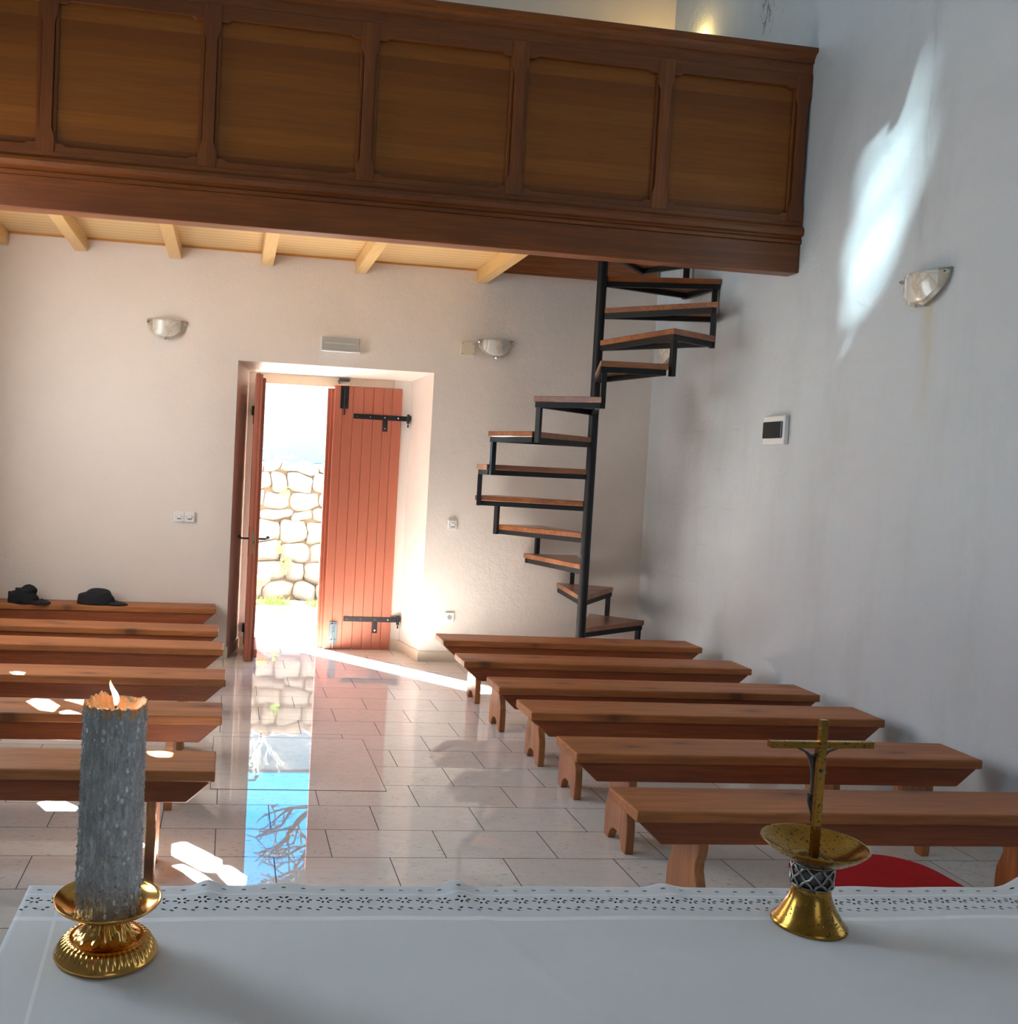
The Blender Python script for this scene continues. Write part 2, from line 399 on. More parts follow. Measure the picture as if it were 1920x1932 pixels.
wr = wall_holes('wall_right', YF, 8.35, 0, HT, [(.55, 1.65, 1.5, 3.3)], ('x', XR), .3, mat['wall_r'], 'long grey-white stained plaster wall on the right'); wr.rotation_euler[2] = -A
SUNW = (4.7, 6.9, .95, 3.3)
wl = wall_holes('wall_left', YF, 8.35, 0, HT, [(2.05, 3.15, 1.6, 3.5), SUNW, (6.95, 7.85, 4.3, 5.5)], ('x', XL), -.12, mat['wall_r'], 'plaster wall on the left, outside the photograph'); wl.rotation_euler[2] = -A
wf = wall_holes('wall_front', -2.6, 4.2, 0, HT, [(.25, 1.55, 1.7, 3.6)], ('y', YF), -.3, mat['wall_r'], 'plaster wall behind the altar, outside the photograph'); wf.rotation_euler[2] = -A
b = B(); box(b, -2.6, 4.5, -3.1, 9.2, HT, HT + .15); struct('ceiling', b, mat['ceil'], 'white ceiling high above the gallery', 'ceiling')
b = B(); box(b, -2.0, 3.65, -2.7, 9.12, -.12, 0)
struct('floor', b, mat['floor'], 'polished travertine floor tiles in staggered rows', 'floor', rotz=-A)
b = B(); box(b, -.035, .85, 4.79, 5.70, -.01, .0015)
o = struct('floor_slab', b, mat['slab'], 'large smooth square stone slab set into the aisle floor', 'floor slab', rotz=-A)
b = B()
for q in ((-.037, -.034, 4.788, 5.702), (.849, .852, 4.788, 5.702), (-.037, .852, 4.787, 4.79), (-.037, .852, 5.70, 5.703)): box(b, q[0], q[1], q[2], q[3], -.005, .0018)
add_obj('slab_joint', b, plain('dark_joint', (.07, .055, .045), .8), parent=o)
# baseboard with mitred corner at the reveal
def strip(b, pts, th, z1):
    n = len(pts); out = []
    for i, p in enumerate(pts):
        p = Vector((*p, 0)); d = Vector((0, 0, 0)); cnt = 0
        ns = []
        if i > 0: q = (p - Vector((*pts[i - 1], 0))).normalized(); ns.append(Vector((q.y, -q.x, 0)))
        if i < n - 1: q = (Vector((*pts[i + 1], 0)) - p).normalized(); ns.append(Vector((q.y, -q.x, 0)))
        nn = sum(ns, Vector()).normalized(); out.append(p + nn * th / max(.4, nn.dot(ns[0])))
    for i in range(n - 1):
        a0, a1, c0, c1 = Vector((*pts[i], 0)), Vector((*pts[i + 1], 0)), out[i], out[i + 1]
        prism(b, [(a0.x, a0.y), (c0.x, c0.y), (c1.x, c1.y), (a1.x, a1.y)], 'z', 0, z1)
b = B()
strip(b, [(1.80, 8.474), (1.955, 8.474), (2.022, YB + .002), (3.93, YB + .002)], .014, .088)
strip(b, [(-1.58, YB + .002), (.39, YB + .002), (.515, 8.474), (.60, 8.474)], .014, .088)
struct('baseboard_back', b, mat['stone_trim'], 'pale stone skirting along the end wall and doorway', 'baseboard')

# ------------------------------------------------------------------ unseen windows added around the daylight lamps
frost = Mat('frosted_pane'); frost.set(color=(.75, .8, .85), rough=.6, trans=.4)  # panes frosted to block sun patches on the altar
def bar_window(name, place, u0, u1, z0, z1, label):
    b = B(); w = .05
    def bx(a0, a1, c0, c1, t=.05):
        if place[0] == 'x': box(b, place[1] - t / 2, place[1] + t / 2, a0, a1, c0, c1)
        else: box(b, a0, a1, place[1] - t / 2, place[1] + t / 2, c0, c1)
    bx(u0, u0 + w, z0, z1); bx(u1 - w, u1, z0, z1); bx(u0 + w, u1 - w, z0, z0 + w); bx(u0 + w, u1 - w, z1 - w, z1)
    bx((u0 + u1) / 2 - .02, (u0 + u1) / 2 + .02, z0 + w, z1 - w, .04)
    for k in (1, 2): zz = z0 + (z1 - z0) * k / 3; bx(u0 + w, u1 - w, zz - .02, zz + .02, .036)
    o = struct(name, b, mat['oak_v'], label, 'window', rotz=-A)
    b = B()
    if place[0] == 'x': box(b, place[1] - .005, place[1] + .005, u0 + .02, u1 - .02, z0 + .02, z1 - .02)
    else: box(b, u0 + .02, u1 - .02, place[1] - .005, place[1] + .005, z0 + .02, z1 - .02)
    add_obj('pane', b, frost.m, parent=o)
bar_window('window_2', ('x', XL - .07), 2.05, 3.15, 1.6, 3.5, 'unseen tall window added in the left wall beside the altar')
bar_window('window_3', ('y', YF - .15), .25, 1.55, 1.7, 3.6, 'unseen window added in the wall behind the altar')
bar_window('window_4', ('x', XR + .15), .55, 1.65, 1.5, 3.3, 'unseen window added in the right wall beside the altar')
bar_window('window_5', ('x', XL - .07), 6.95, 7.85, 4.3, 5.5, 'unseen small window added in the left wall at gallery level')
# window_1: unseen plate, its openings shaped to cast the sun spots
SPOTS = [  # each patch of sun: height of the surface it falls on, its outline there
 (0, [(.021, 4.09), (.066, 4.115), (.205, 3.93), (.20, 3.815), (.139, 3.825), (.02, 3.98)]),
 (0, [(.01, 3.86), (.055, 3.885), (.125, 3.80), (.18, 3.70), (.12, 3.66), (.06, 3.72)]),
 (0, [(.205, 3.865), (.245, 3.86), (.295, 3.765), (.285, 3.69), (.24, 3.69), (.205, 3.785)]),
 (0, [(-.612, 4.60), (-.565, 4.65), (-.50, 4.63), (-.43, 4.545), (-.44, 4.48), (-.56, 4.50)]),
 (.45, [(-.695, 4.71), (-.665, 4.78), (-.60, 4.755), (-.537, 4.64), (-.55, 4.53), (-.615, 4.56)]),
 (.45, [(-.52, 4.53), (-.485, 4.565), (-.44, 4.52), (-.40, 4.45), (-.44, 4.43), (-.50, 4.45)]),
 (.45, [(-.525, 4.75), (-.46, 4.785), (-.40, 4.74), (-.385, 4.63), (-.43, 4.66)]),
 (.45, [(-.88, 5.33), (-.85, 5.355), (-.80, 5.33), (-.80, 5.28), (-.855, 5.285)]),
 (.45, [(-.10, 3.925), (-.045, 3.93), (-.008, 3.915), (-.015, 3.86), (-.05, 3.85), (-.085, 3.88)]),
]
sdt = Vector((SUN_DIR.x * cA - SUN_DIR.y * sA, SUN_DIR.x * sA + SUN_DIR.y * cA, SUN_DIR.z))
XW = XL - .02
LIGHTS = []
for z, poly in SPOTS:
    L = []
    for x, y in poly:
        tx, ty = w2t(x, y); k = (XW - tx) / sdt.x
        L.append((ty + k * sdt.y, z + k * sdt.z))
    LIGHTS.append(L)
def plate():
    from mathutils.geometry import delaunay_2d_cdt
    vs = [(SUNW[0], SUNW[2]), (SUNW[1], SUNW[2]), (SUNW[1], SUNW[3]), (SUNW[0], SUNW[3])]
    vs = [Vector(v) for v in vs]; faces = [[0, 1, 2, 3]]; 
    for L in LIGHTS:
        i0 = len(vs); vs += [Vector(p) for p in L]; faces.append(list(range(i0, i0 + len(L))))
    v2, e2, f2, _, _, fo = delaunay_2d_cdt(vs, [], faces, 3, 1e-5, True)
    b = B(); vv = [b.verts.new((XW, p.x, p.y)) for p in v2]
    for f, org in zip(f2, fo):
        if any(o > 0 for o in org): continue
        if 0 not in org: continue
        b.faces.new([vv[i] for i in f])
    for v in [v for v in b.verts if not v.link_faces]: b.verts.remove(v)
    r = bmesh.ops.extrude_face_region(b, geom=list(b.faces))
    bmesh.ops.translate(b, verts=[g for g in r['geom'] if isinstance(g, bmesh.types.BMVert)], vec=(-.004, 0, 0))
    return b
struct('window_1', plate(), plain('pierced_sun_plate', (.05, .05, .05), .7), 'unseen window plate in the left wall, pierced to shape the sun spots', 'window', rotz=-A)

# ------------------------------------------------------------------ door leaves
d1 = D.objects.new('door_1', None); C.objects.link(d1); d1.location = (1.865, 8.43, 0)
tag(d1, 'closed terracotta plank door leaf with black strap hinges', 'door leaf', kind='structure')
xs = [1.262, 1.335, 1.426, 1.52, 1.608, 1.697, 1.777, 1.865]
b = B()
for i in range(7): box(b, xs[i] - 1.865 + .0008, xs[i + 1] - 1.865 - .0008, 0, .034, .002, 2.325)
add_obj('plank_panel', b, mat['door'], d1, bevel=.0035)
b = B(); box(b, -.603, -.004, .034, .040, .002, 2.32); add_obj('backing_board', b, mat['door'], d1)
b = B(); box(b, -.628, -.585, .0405, .062, .003, 2.30); box(b, -.655, -.612, 0.0625, .084, .003, 2.30); add_obj('rebate_strip', b, mat['door'], d1, bevel=.002)
def strap(z, m):
    b = B(); box(b, -.431, .06, -.006, 0, z, z + .044); box(b, -.166, -.123, -.006, 0, z - .10, z)
    h = add_obj('strap_hinge', b, m, d1, bevel=.0015)
    b = B()
    for (x, zz) in ((-.40, z + .022), (-.28, z + .022), (-.15, z + .022), (-.03, z + .022), (-.145, z - .075)):
        tube(b, [(x, -.0085, zz), (x, -.0055, zz)], .006, 10)
    add_obj('screw', b, mat['chrome'], h)
    b = B(); tube(b, [(.062, -.004, z - .02), (.062, -.004, z + .062)], .013, 12); tube(b, [(.062, -.004, z - .055), (.062, -.004, z - .025)], .007, 10)
    box(b, .06, .085, -.002, .04, z + .005, z + .05)
    add_obj('hinge_pin', b, m, h)
strap(2.043, mat['iron']); strap(.252, mat['iron'])
def bolt(x0, x1, z0, z1, tip, m, label=None):
    b = B(); box(b, x0, x1, -.008, 0, z0, z1)
    xm = (x0 + x1) / 2
    for zz in (z0 + .02, z1 - .035): box(b, xm - .022, xm + .022, -.02, -.008, zz, zz + .016)
    p = add_obj('slide_bolt', b, m, d1, bevel=.002)
    if label: p['label'] = label
    b = B(); tube(b, [(xm, -.016, min(tip, z0)), (xm, -.016, max(tip, z1))], .008, 10); tube(b, [(xm, -.016, (z0 + z1) / 2), (xm, -.04, (z0 + z1) / 2)], .007, 8)
    add_obj('bolt_rod', b, m, p)
bolt(-.552, -.480, 2.125, 2.322, 2.07, mat['iron']); bolt(-.552, -.482, .055, .248, .006, mat['steel'], 'bare grey steel slide bolt')

d2 = D.objects.new('door_2', None); C.objects.link(d2); d2.location = (.598, 8.44, 0); d2.rotation_euler[2] = math.radians(-93.2)
tag(d2, 'open terracotta door leaf seen edge-on with black lever handles', 'door leaf', kind='structure')
b = B()
for i in range(7): box(b, .005 + i * .0865 + .001, .005 + (i + 1) * .0865 - .001, -.034, 0, .004, 2.335)
add_obj('plank_panel', b, mat['door'], d2, bevel=.0035)
b = B(); box(b, .02, .611, 0, .022, .006, 2.33); add_obj('backing_board', b, mat['door'], d2, bevel=.002)
b = B(); box(b, .02, .585, .022, .045, .03, 2.30); add_obj('rebate_strip', b, mat['door'], d2, bevel=.002)
b = B(); box(b, .02, .60, .045, .07, .03, .10); add_obj('weather_bar', b, mat['door'], d2, bevel=.006)
for z in (2.045, .15):
    b = B(); box(b, -.02, .20, -.04, -.034, z, z + .042); box(b, .08, .12, -.04, -.034, z - .1, z); tube(b, [(-.02, -.04, z - .02), (-.02, -.04, z + .06)], .012, 10)
    add_obj('strap_hinge', b, mat['iron'], d2, bevel=.001)
b = B()
prism(b, [(.545 + .018 * math.cos(t) * (1 + .25 * math.cos(6 * t)), .975 + .125 * math.sin(t)) for t in [k * math.pi / 16 for k in range(32)]], 'y', -.038, -.034)
add_obj('handle_plate', b, mat['iron'], d2)
for s, y0 in ((-1, -.036), (1, .045)):
    b = B(); tube(b, [(.545, y0, 1.0), (.545, y0 + s * .055, 1.0), (.52, y0 + s * .062, 1.0), (.46, y0 + s * .066, .995), (.435, y0 + s * .078, 1.005)], [.008, .008, .009, .010, .014], 10)
    add_obj('lever_handle', b, mat['iron'], d2, smooth=True)
b = B(); box(b, .611, .6135, -.012, .008, .88, 1.06); add_obj('lock_plate', b, plain('brass_lock', (.45, .36, .2), .3, .9), d2, bevel=.002)
b = B(); box(b, .6105, .628, -.004, .004, .965, .985); add_obj('latch_bolt', b, mat['steel'], d2)
b = B(); box(b, 1.30, 1.39, 8.450, 8.4745, 2.365, 2.39); tube(b, [(1.30, 8.455, 2.385), (1.29, 8.455, 2.36), (1.305, 8.455, 2.34)], .006, 8)
tag(add_obj('bolt_keeper', b, mat['steel'], bevel=.003), 'small metal bolt keeper on the lintel above the closed door leaf', 'door fitting')

# ------------------------------------------------------------------ gallery
gal = thing('choir_gallery', 'brown oak panelled gallery spanning the room on pale joists', 'gallery balcony', (0, 5.85, 3.0))
X0, X1 = -1.78, 3.868
def gp(name, m, fn, bevel=0, parent=gal):
    b = B(); fn(b); o = add_obj(name, b, m, parent, bevel=bevel); return o
gp('lower_beam', mat['oak'], lambda b: box(b, X0, X1, 0, .12, .02, .205), .004)
gp('lower_moulding', mat['oak'], lambda b: prism(b, [(.13, .205), (-.012, .205), (-.012, .225), (-.004, .238), (-.004, .25), (-.03, .255), (-.035, .28), (-.03, .30), (-.005, .322), (-.005, .345), (.13, .345)], 'x', X0, X1 + .012))
gp('cornice', mat['oak'], lambda b: prism(b, [(.14, 1.275), (0, 1.275), (0, 1.345), (-.012, 1.35), (-.016, 1.375), (-.032, 1.395), (-.05, 1.405), (-.05, 1.432), (.14, 1.432)], 'x', X0, X1 + .04))
cent = [-1.81 + .94 * k for k in range(7)]; cent = [-.87 - .94, -.87, .05, .99, 1.925, 2.877, 3.815]
def ears(b, z_edge, z_far, up):
    """rail outline in x,z with a shallow notch between the stiles"""
    s = 1 if up else -1; pts = [(X0, z_far), (X1, z_far)]
    n = []
    for i in range(len(cent)):
        c = cent[i]
        for dx, dz in ((.125, .004), (.115, .003), (.10, -.008), (.09, -.012), (-.09, -.012), (-.10, -.008), (-.115, .003), (-.125, .004)):
            x = min(max(c + dx, X0), X1); n.append((x, z_edge + s * dz))
    n.sort(key=lambda p: -p[0]); pts += [(X1, n[0][1])] + n + [(X0, n[-1][1])]
    out = [pts[0]]
    for p in pts[1:]:
        if (Vector(p) - Vector(out[-1])).length > 1e-4: out.append(p)
    prism(b, out, 'y', -.006, .05)
gp('bottom_rail', mat['oak'], lambda b: ears(b, .385, .345, False), .002)
gp('top_rail', mat['oak'], lambda b: ears(b, 1.192, 1.275, True), .002)
for c in cent:
    b = B(); w, w2 = .052, .034
    if c > 3.7: hw = .053; 
    pts = []
    for s in (1, -1):
        side = [(w, .345), (w, .43), (w - .004, .445), (w2 + .004, .47), (w2, .49), (w2, 1.075), (w2 + .006, 1.10), (w, 1.125), (w, 1.275)]
        if s == -1: side = side[::-1]
        pts += [(s * a, z) for a, z in side]
    pts = [(min(c + a, X1), z) for a, z in pts]
    prism(b, pts, 'y', -.012, .05)
    add_obj('stile', b, mat['oak_v'], gal, bevel=.002)
for k in range(6):
    b = B(); x0, x1 = cent[k] + .045, cent[k + 1] - .045
    # bead round the panel and recessed slatted board
    box(b, x0 - .01, x1 + .01, .022, .05, .36, 1.215)
    add_obj('panel', b, mat['oak_panel'], gal)
    for q in ((x0 - .01, x0 + .012), (x1 - .012, x1 + .01)):
        b = B(); box(b, q[0], q[1], .006, .022, .37, 1.21); add_obj('bead', b, mat['oak_v'], gal, bevel=.004)
gp('back_board', mat['oak'], lambda b: box(b, X0, X1, .055, .12, .35, 1.27))
gp('deck', mat['ply'], lambda b: (box(b, X0 + .1, 2.40, .122, 2.125, .322, .36), box(b, 2.40, 3.86, .122, .34, .322, .36)))
for xw in (-1.53, -.93, -.195, .54, 1.31, 2.345):
    b = B(); ya, yb = .122, 2.126; s = .0465
    vs = []
    xa = xw - s * (yb - ya)
    prism(b, [(xa, ya), (xa + .095, ya), (xw + .095, yb), (xw, yb)], 'z', .215, .3215)
    add_obj('joist', b, mat['joist'], gal, bevel=.003)
b = B(); box(b, -1.55, 2.34, 2.105, 2.126, .309, .3218); add_obj('edge_strip', b, mat['orange_trim'], gal)
b = B(); box(b, 2.445, 3.93, 2.085, 2.126, .33, .52); box(b, 2.445, 3.94, 2.10, 2.126, .31, .33)
add_obj('stairwell_board', b, mat['tread'], gal)
b = B(); box(b, 2.41, 2.44, .34, 2.12, .325, .52); box(b, 2.44, 3.86, .345, .37, .323, .52); add_obj('stairwell_lining', b, mat['tread'], gal)

# ------------------------------------------------------------------ spiral staircase
PX, PY = 3.072, 7.09
st = thing('spiral_staircase', 'black steel spiral staircase with wooden treads in the back corner', 'staircase', (PX, PY, 0))
b = B(); tube(b, [(0, 0, 0), (0, 0, 4.3)], .0365, 28); add_obj('centre_pole', b, mat['black_steel'], st, smooth=True)
RT = .872
STARTS = [5, 31, 50, 71, 93, 125, 156, 187, 218, 248, 281, 314, 344, 374]
def z_of(k): return .465 + .2455 * (k - 1)
for k in range(0, 14):
    s = math.radians(STARTS[k]); e = s + math.radians(31.5); z = z_of(k)
    mid = (s + e) / 2
    def pt(r, a, off=0): return (r * math.cos(a) - off * math.sin(a), r * math.sin(a) + off * math.cos(a))
    dirn = (math.cos(mid), math.sin(mid))
    def wedge(rin, rout, inset, z0, z1):
        b = B()
        p = [pt(rin, s, -.012 + inset), pt(rout, s, inset), pt(rout, e, -inset), pt(rin, e, .012 - inset)]
        prism(b, p, 'z', z0, z1); return b
    t = add_obj('tread', wedge(.038, RT, 0, z - .040, z), mat['tread'], st, bevel=.004)
    # steel frame: two long flats, an end flat
    b = B()
    def flat(p, q, th, z0, z1):
        p, q = Vector((*p, 0)), Vector((*q, 0)); d = (q - p).normalized(); n = Vector((-d.y, d.x, 0)) * th / 2
        prism(b, [tuple((p - n)[:2]), tuple((q - n)[:2]), tuple((q + n)[:2]), tuple((p + n)[:2])], 'z', z0, z1)
    zz0, zz1 = z - .078, z - .0402
    flat(pt(.03, s, .01), pt(RT - .03, s, .018), .03, zz0, zz1)
    flat(pt(.03, e, -.01), pt(RT - .03, e, -.018), .03, zz0, zz1)
    flat(pt(RT - .03, s, .004), pt(RT - .03, e, -.004), .03, zz0, zz1)
    add_obj('tread_frame', b, mat['black_steel'], t)
    # post from this tread down beside the one below
    a = s + math.radians(2.2); zl = z_of(k - 1) - .078 if k > 0 else 0.0
    if k < 14:
        b = B(); x, y = pt(RT - .035, a); c_, s_ = math.cos(a), math.sin(a); h = .017
        P4 = [(x + u * c_ - v * s_, y + u * s_ + v * c_) for u, v in ((-h, -h), (h, -h), (h, h), (-h, h))]
        prism(b, P4, 'z', zl, z - .0782); add_obj('post', b, mat['black_steel'], t)

# ------------------------------------------------------------------ benches
def bench(L=1.9):
    t = D.objects.new('bench', None); C.objects.link(t)
    b = B(); box(b, 0, L, -.135, .135, .407, .45)
    add_obj('seat', b, mat['pine_x'], t, bevel=.007, seg=2)
    for s in (-1, 1):
        b = B(); ys = sorted((s * .118, s * .094)); prism(b, [(.012, .4065), (L - .012, .4065), (L - .105, .322), (.105, .322)], 'y', ys[0], ys[1])
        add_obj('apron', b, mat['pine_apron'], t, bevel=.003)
    for x in (.25, L - .255):
        half = [(.093, .4065), (.093, .33), (.117, .33), (.117, .30), (.112, .275), (.098, .245), (.096, .215), (.108, .185), (.122, .15), (.126, .11), (.125, .03), (.121, .0), (.075, .0), (.070, .02), (.055, .045), (.03, .062), (0, .068)]
        pts = half + [(-a, z) for a, z in half[-2::-1]]
        b = B(); prism(b, pts, 'x', x, x + .038); add_obj('leg', b, mat['pine_z'], t, bevel=.003)
    return t
bench0 = bench()
RB = [(1.835, 6.67, 'foremost'), (1.778, 5.96), (1.775, 5.27), (1.768, 4.735), (1.722, 4.055), (1.664, 3.365)]
rl = ['pine bench on the right nearest the spiral staircase, farthest of its row',
      'pine bench on the right with sunlit leg, second from the end wall',
      'pine bench on the right, third from the spiral staircase',
      'pine bench on the right, third from the altar',
      'pine bench on the right behind the crucifix bar, second from the altar',
      'nearest pine bench on the right, knotted seat, standing over the red rug']
ll = ['pine bench against the end wall on the left carrying two black caps',
      'pine bench on the left, second from the end wall, bare seat',
      'pine bench on the left, third from the end wall, no sun spot on it',
      'pine bench on the left with a small sun spot, behind the candle flame',
      'pine bench on the left with three sun spots left of the candle top',
      'nearest pine bench on the left, behind the candle, with one sun spot']
LB = [(.287, 7.82), (.278, 6.82), (.286, 6.19), (.268, 5.36), (.222, 4.60), (.166, 3.81)]
for i, q in enumerate(RB):
    o = bench0 if i == 0 else copy_tree(bench0)
    o.location = (q[0], q[1], 0); o.rotation_euler[2] = -A; tag(o, rl[i], 'bench', 'pine benches right of the aisle')
for i, q in enumerate(LB):
    o = copy_tree(bench0); L = 1.9; dx = 1.72 if i == 0 else 1.84
    o.location = (q[0] - L * cA, q[1] + L * sA, 0) if i else (q[0] - L, q[1] + 0.0, 0)
    o.rotation_euler[2] = -A if i else 0; tag(o, ll[i], 'bench', 'pine benches left of the aisle')
    if i == 0: o.scale.x = .96; o.location.x = q[0] - L * .96
o = copy_tree(bench0); o.location = (.905 - 1.9, 10.05, 0); tag(o, 'weathered bench standing outdoors, its end just visible past the open door', 'bench')

# ------------------------------------------------------------------ caps on the far bench
def cap(name, loc, rot, label, crumple, brim_len):
    r = thing(name, label, 'cap', loc, rot, 'black caps on the far bench')
    b = B(); n, m_ = 40, 14; rings = []
    for j in range(m_):
        ph = j / (m_ - 1) * math.pi / 2; ring = []
        for k in range(n):
            th = 2 * math.pi * k / n; rr = math.cos(ph) ** .55
            p = Vector((.105 * rr * math.cos(th), .085 * rr * math.sin(th), .092 * math.sin(ph) ** .9))
            f = noise.noise(p * 16 + Vector((crumple * 7, 0, 0))) * .028 * crumple
            p.z = max(.0, p.z * (1 + .5 * noise.noise(p * 9 + Vector((3 * crumple, 1, 0))) * crumple) + (f if j > 0 else 0))
            p.x += .02 * crumple * math.sin(j * .9) * (j / m_)
            ring.append(b.verts.new(p))
        rings.append(ring)
    for j in range(m_ - 1):
        for k in range(n): b.faces.new((rings[j][k], rings[j][(k + 1) % n], rings[j + 1][(k + 1) % n], rings[j + 1][k]))
    b.faces.new(rings[-1]); b.faces.new(rings[0][::-1])
    add_obj('crown', b, mat['cap'], r, smooth='all')
    b = B(); top, bot = [], []
    for k in range(15):
        a = -math.pi / 2 + math.pi * k / 14
        for lst, dz in ((top, .004), (bot, 0)):
            inner = b.verts.new((.085 + .01 * math.cos(a), .075 * math.sin(a), .018 + dz)); outer = b.verts.new((.09 + brim_len * math.cos(a), .08 * math.sin(a), .001 + dz + .012 * abs(math.sin(a)) * 0 + .010 * (1 - math.cos(a))))
            lst.append((inner, outer))
    for lst in (top, bot):
        for k in range(14): b.faces.new((lst[k][0], lst[k][1], lst[k + 1][1], lst[k + 1][0]))
    for k in range(14): b.faces.new((top[k][1], bot[k][1], bot[k + 1][1], top[k + 1][1])); b.faces.new((top[k][0], bot[k][0], bot[k + 1][0], top[k + 1][0]))
    add_obj('brim', b, mat['cap'], r, smooth='all'); return r
cp1 = cap('cap', (-.655, 7.80, .45), math.radians(-12), 'black peaked cap lying flat on the far left bench, the one nearer the door', .5, .09)
cp2 = cap('cap', (-1.20, 7.78, .45), math.radians(-25), 'crumpled black cap folded over the far left bench, the one farther from the door', 1.5, .10)

cp1.scale = (1.42, 1.15, 1.08); cp2.scale = (1.2, 1.2, 1.25)
# ------------------------------------------------------------------ wall fittings
def sconce(loc, rotz, label, r=.157, stain=False):
    """local: wall plane y=0, room side -y"""
    t = thing('wall_sconce', label, 'wall lamp', loc, rotz, 'half-bowl glass wall lamps')
    def sheet(rad, dep, th, y0):
        b = B(); n, m_ = 40, 16; F_, K_ = [], []
        for j in range(m_ + 1):
            fz = j / m_; z = -rad * math.sin(fz * math.pi / 2); hw = rad * math.cos(fz * math.pi / 2) if j < m_ else rad * .02
            a, c = [], []
            for k in range(n + 1):
                u = -1 + 2 * k / n; x = u * hw; y = -dep * (1 - (x / rad) ** 2) * (1 - .55 * fz ** 2) - y0
                a.append(b.verts.new((x, y, z))); c.append(b.verts.new((x, y + th, z)))
            F_.append(a); K_.append(c)
        for j in range(m_):
            for k in range(n):
                b.faces.new((F_[j][k], F_[j][k + 1], F_[j + 1][k + 1], F_[j + 1][k])); b.faces.new((K_[j][k], K_[j + 1][k], K_[j + 1][k + 1], K_[j][k + 1]))
        for k in range(n): b.faces.new((F_[0][k], K_[0][k], K_[0][k + 1], F_[0][k + 1])); b.faces.new((F_[-1][k], F_[-1][k + 1], K_[-1][k + 1], K_[-1][k]))
        for j in range(m_): b.faces.new((F_[j][0], F_[j + 1][0], K_[j + 1][0], K_[j][0])); b.faces.new((F_[j][-1], K_[j][-1], K_[j + 1][-1], F_[j + 1][-1]))
        return b
    add_obj('rim_glass', sheet(r, .062, .004, .010), mat['rim_glass'], t, smooth='all')
    add_obj('glass_shade', sheet(r * .88, .070, .004, .016), mat['alabaster'], t, smooth='all')
    b = B(); box(b, -.055, .055, -.012, 0, -.10, -.02); add_obj('backplate', b, mat['white_plastic'], t, bevel=.003)
    for x, z, y in ((-r * .93, -.022, -.024), (r * .93, -.022, -.024), (0, -r + .006, -.048)):
        b = B(); tube(b, [(x, -.001, z), (x, y, z)], .004, 8); tube(b, [(x, y + .004, z), (x, y - .008, z), (x, y - .014, z)], [.012, .012, .006], 12)
        add_obj('chrome_clip', b, mat['chrome'], t, smooth=True)
    return t
sconce((-.195, YB - .001, 2.722), 0, 'half-bowl glass wall lamp on the end wall left of the doorway')
sconce((2.54, YB - .001, 2.745), 0, 'half-bowl glass wall lamp on the end wall beside the junction box')
q = t2w(XR - .001, w2t(3.83, 4.64)[1], 2.795); sconce(q, -A - math.pi / 2, 'large half-bowl glass wall lamp with a yellow drip stain on the right wall', .178)
q = t2w(XR - .001, w2t(3.96, 7.68)[1], 2.74); sconce(q, -A - math.pi / 2, 'glass wall lamp in the corner seen through the spiral stair treads', .15)
q = t2w(XR - .001, w2t(3.97, 7.45)[1], 5.10); t5 = sconce(q, -A - math.pi / 2, 'lit wall lamp up in the gallery hidden behind its parapet', .157)
pl = D.lights.new('gallery_lamp_light', 'POINT'); pl.energy = 4.5; pl.color = (1, .66, .22); pl.shadow_soft_size = .03
po = D.objects.new('bulb_light', pl); C.objects.link(po); po.parent = t5; po.location = (0, -.03, .03)
# stain under the big lamp
em = thing('emergency_light', 'white ribbed emergency light above the doorway', 'light', (1.217, YB - .001, 2.563))
b = B(); box(b, -.162, .162, -.018, 0, 0, .118); add_obj('housing', b, mat['white_plastic'], em, bevel=.003)
b = B()
prof = [(-.019, .004)] + [(-.055 - (.003 if i % 2 else 0), .008 + .102 * i / 14) for i in range(15)] + [(-.019, .114)]
prism(b, prof, 'x', -.156, .156); add_obj('ribbed_cover', b, mat['clear'], em)
b = B(); tube(b, [(-.13, -.034, .066), (.13, -.034, .066)], .007, 12); add_obj('lamp_tube', b, mat['white_plastic'], em, smooth=True)
b = B(); box(b, -.165, .165, -.052, -.001, -.006, .0035); add_obj('bottom_edge', b, mat['white_plastic'], em, bevel=.002)
b = B(); box(b, 2.235, 2.360, YB - .03, YB - .001, 2.598, 2.715)
jb = tag(add_obj('junction_box', b, mat['cream_plastic'], bevel=.005), 'square cream junction box beside the right wall lamp', 'junction box')
b = B()
for x, z in ((2.252, 2.615), (2.343, 2.615), (2.252, 2.698), (2.343, 2.698)): tube(b, [(x, YB - .032, z), (x, YB - .028, z)], .004, 8)
add_obj('screw', b, mat['steel'], jb)
def switch(x, z, n, label, name='light_switch'):
    t = thing(name, label, 'switch', (x, YB - .001, z))
    for i in range(n):
        ox = (i - (n - 1) / 2) * .083
        b = B(); box(b, ox - .0405, ox + .0405, -.022, 0, -.041, .041); p = add_obj('plate', b, mat['white_plastic'], t, bevel=.004)
        b = B(); box(b, ox - .017, ox + .017, -.029, -.022, -.013, .017); add_obj('rocker', b, mat['white_plastic'], p, bevel=.003)
        b = B(); box(b, ox - .017, ox + .017, -.0235, -.0221, -.019, -.0135)
        for s in (-1, 1): tube(b, [(ox + s * .026, -.0235, 0), (ox + s * .026, -.0218, 0)], .003, 8)
        add_obj('screw_recess', b, mat['iron'], p)
switch(.008, 1.151, 2, 'double white light switch on the end wall left of the door')
switch(2.253, 1.173, 1, 'single white light switch right of the doorway')
t = thing('power_socket', 'square white power socket low on the wall above the far right bench', 'socket', (2.268, YB - .001, .385))
b = B(); box(b, -.041, .041, -.02, 0, -.041, .041); p = add_obj('plate', b, mat['white_plastic'], t, bevel=.004)
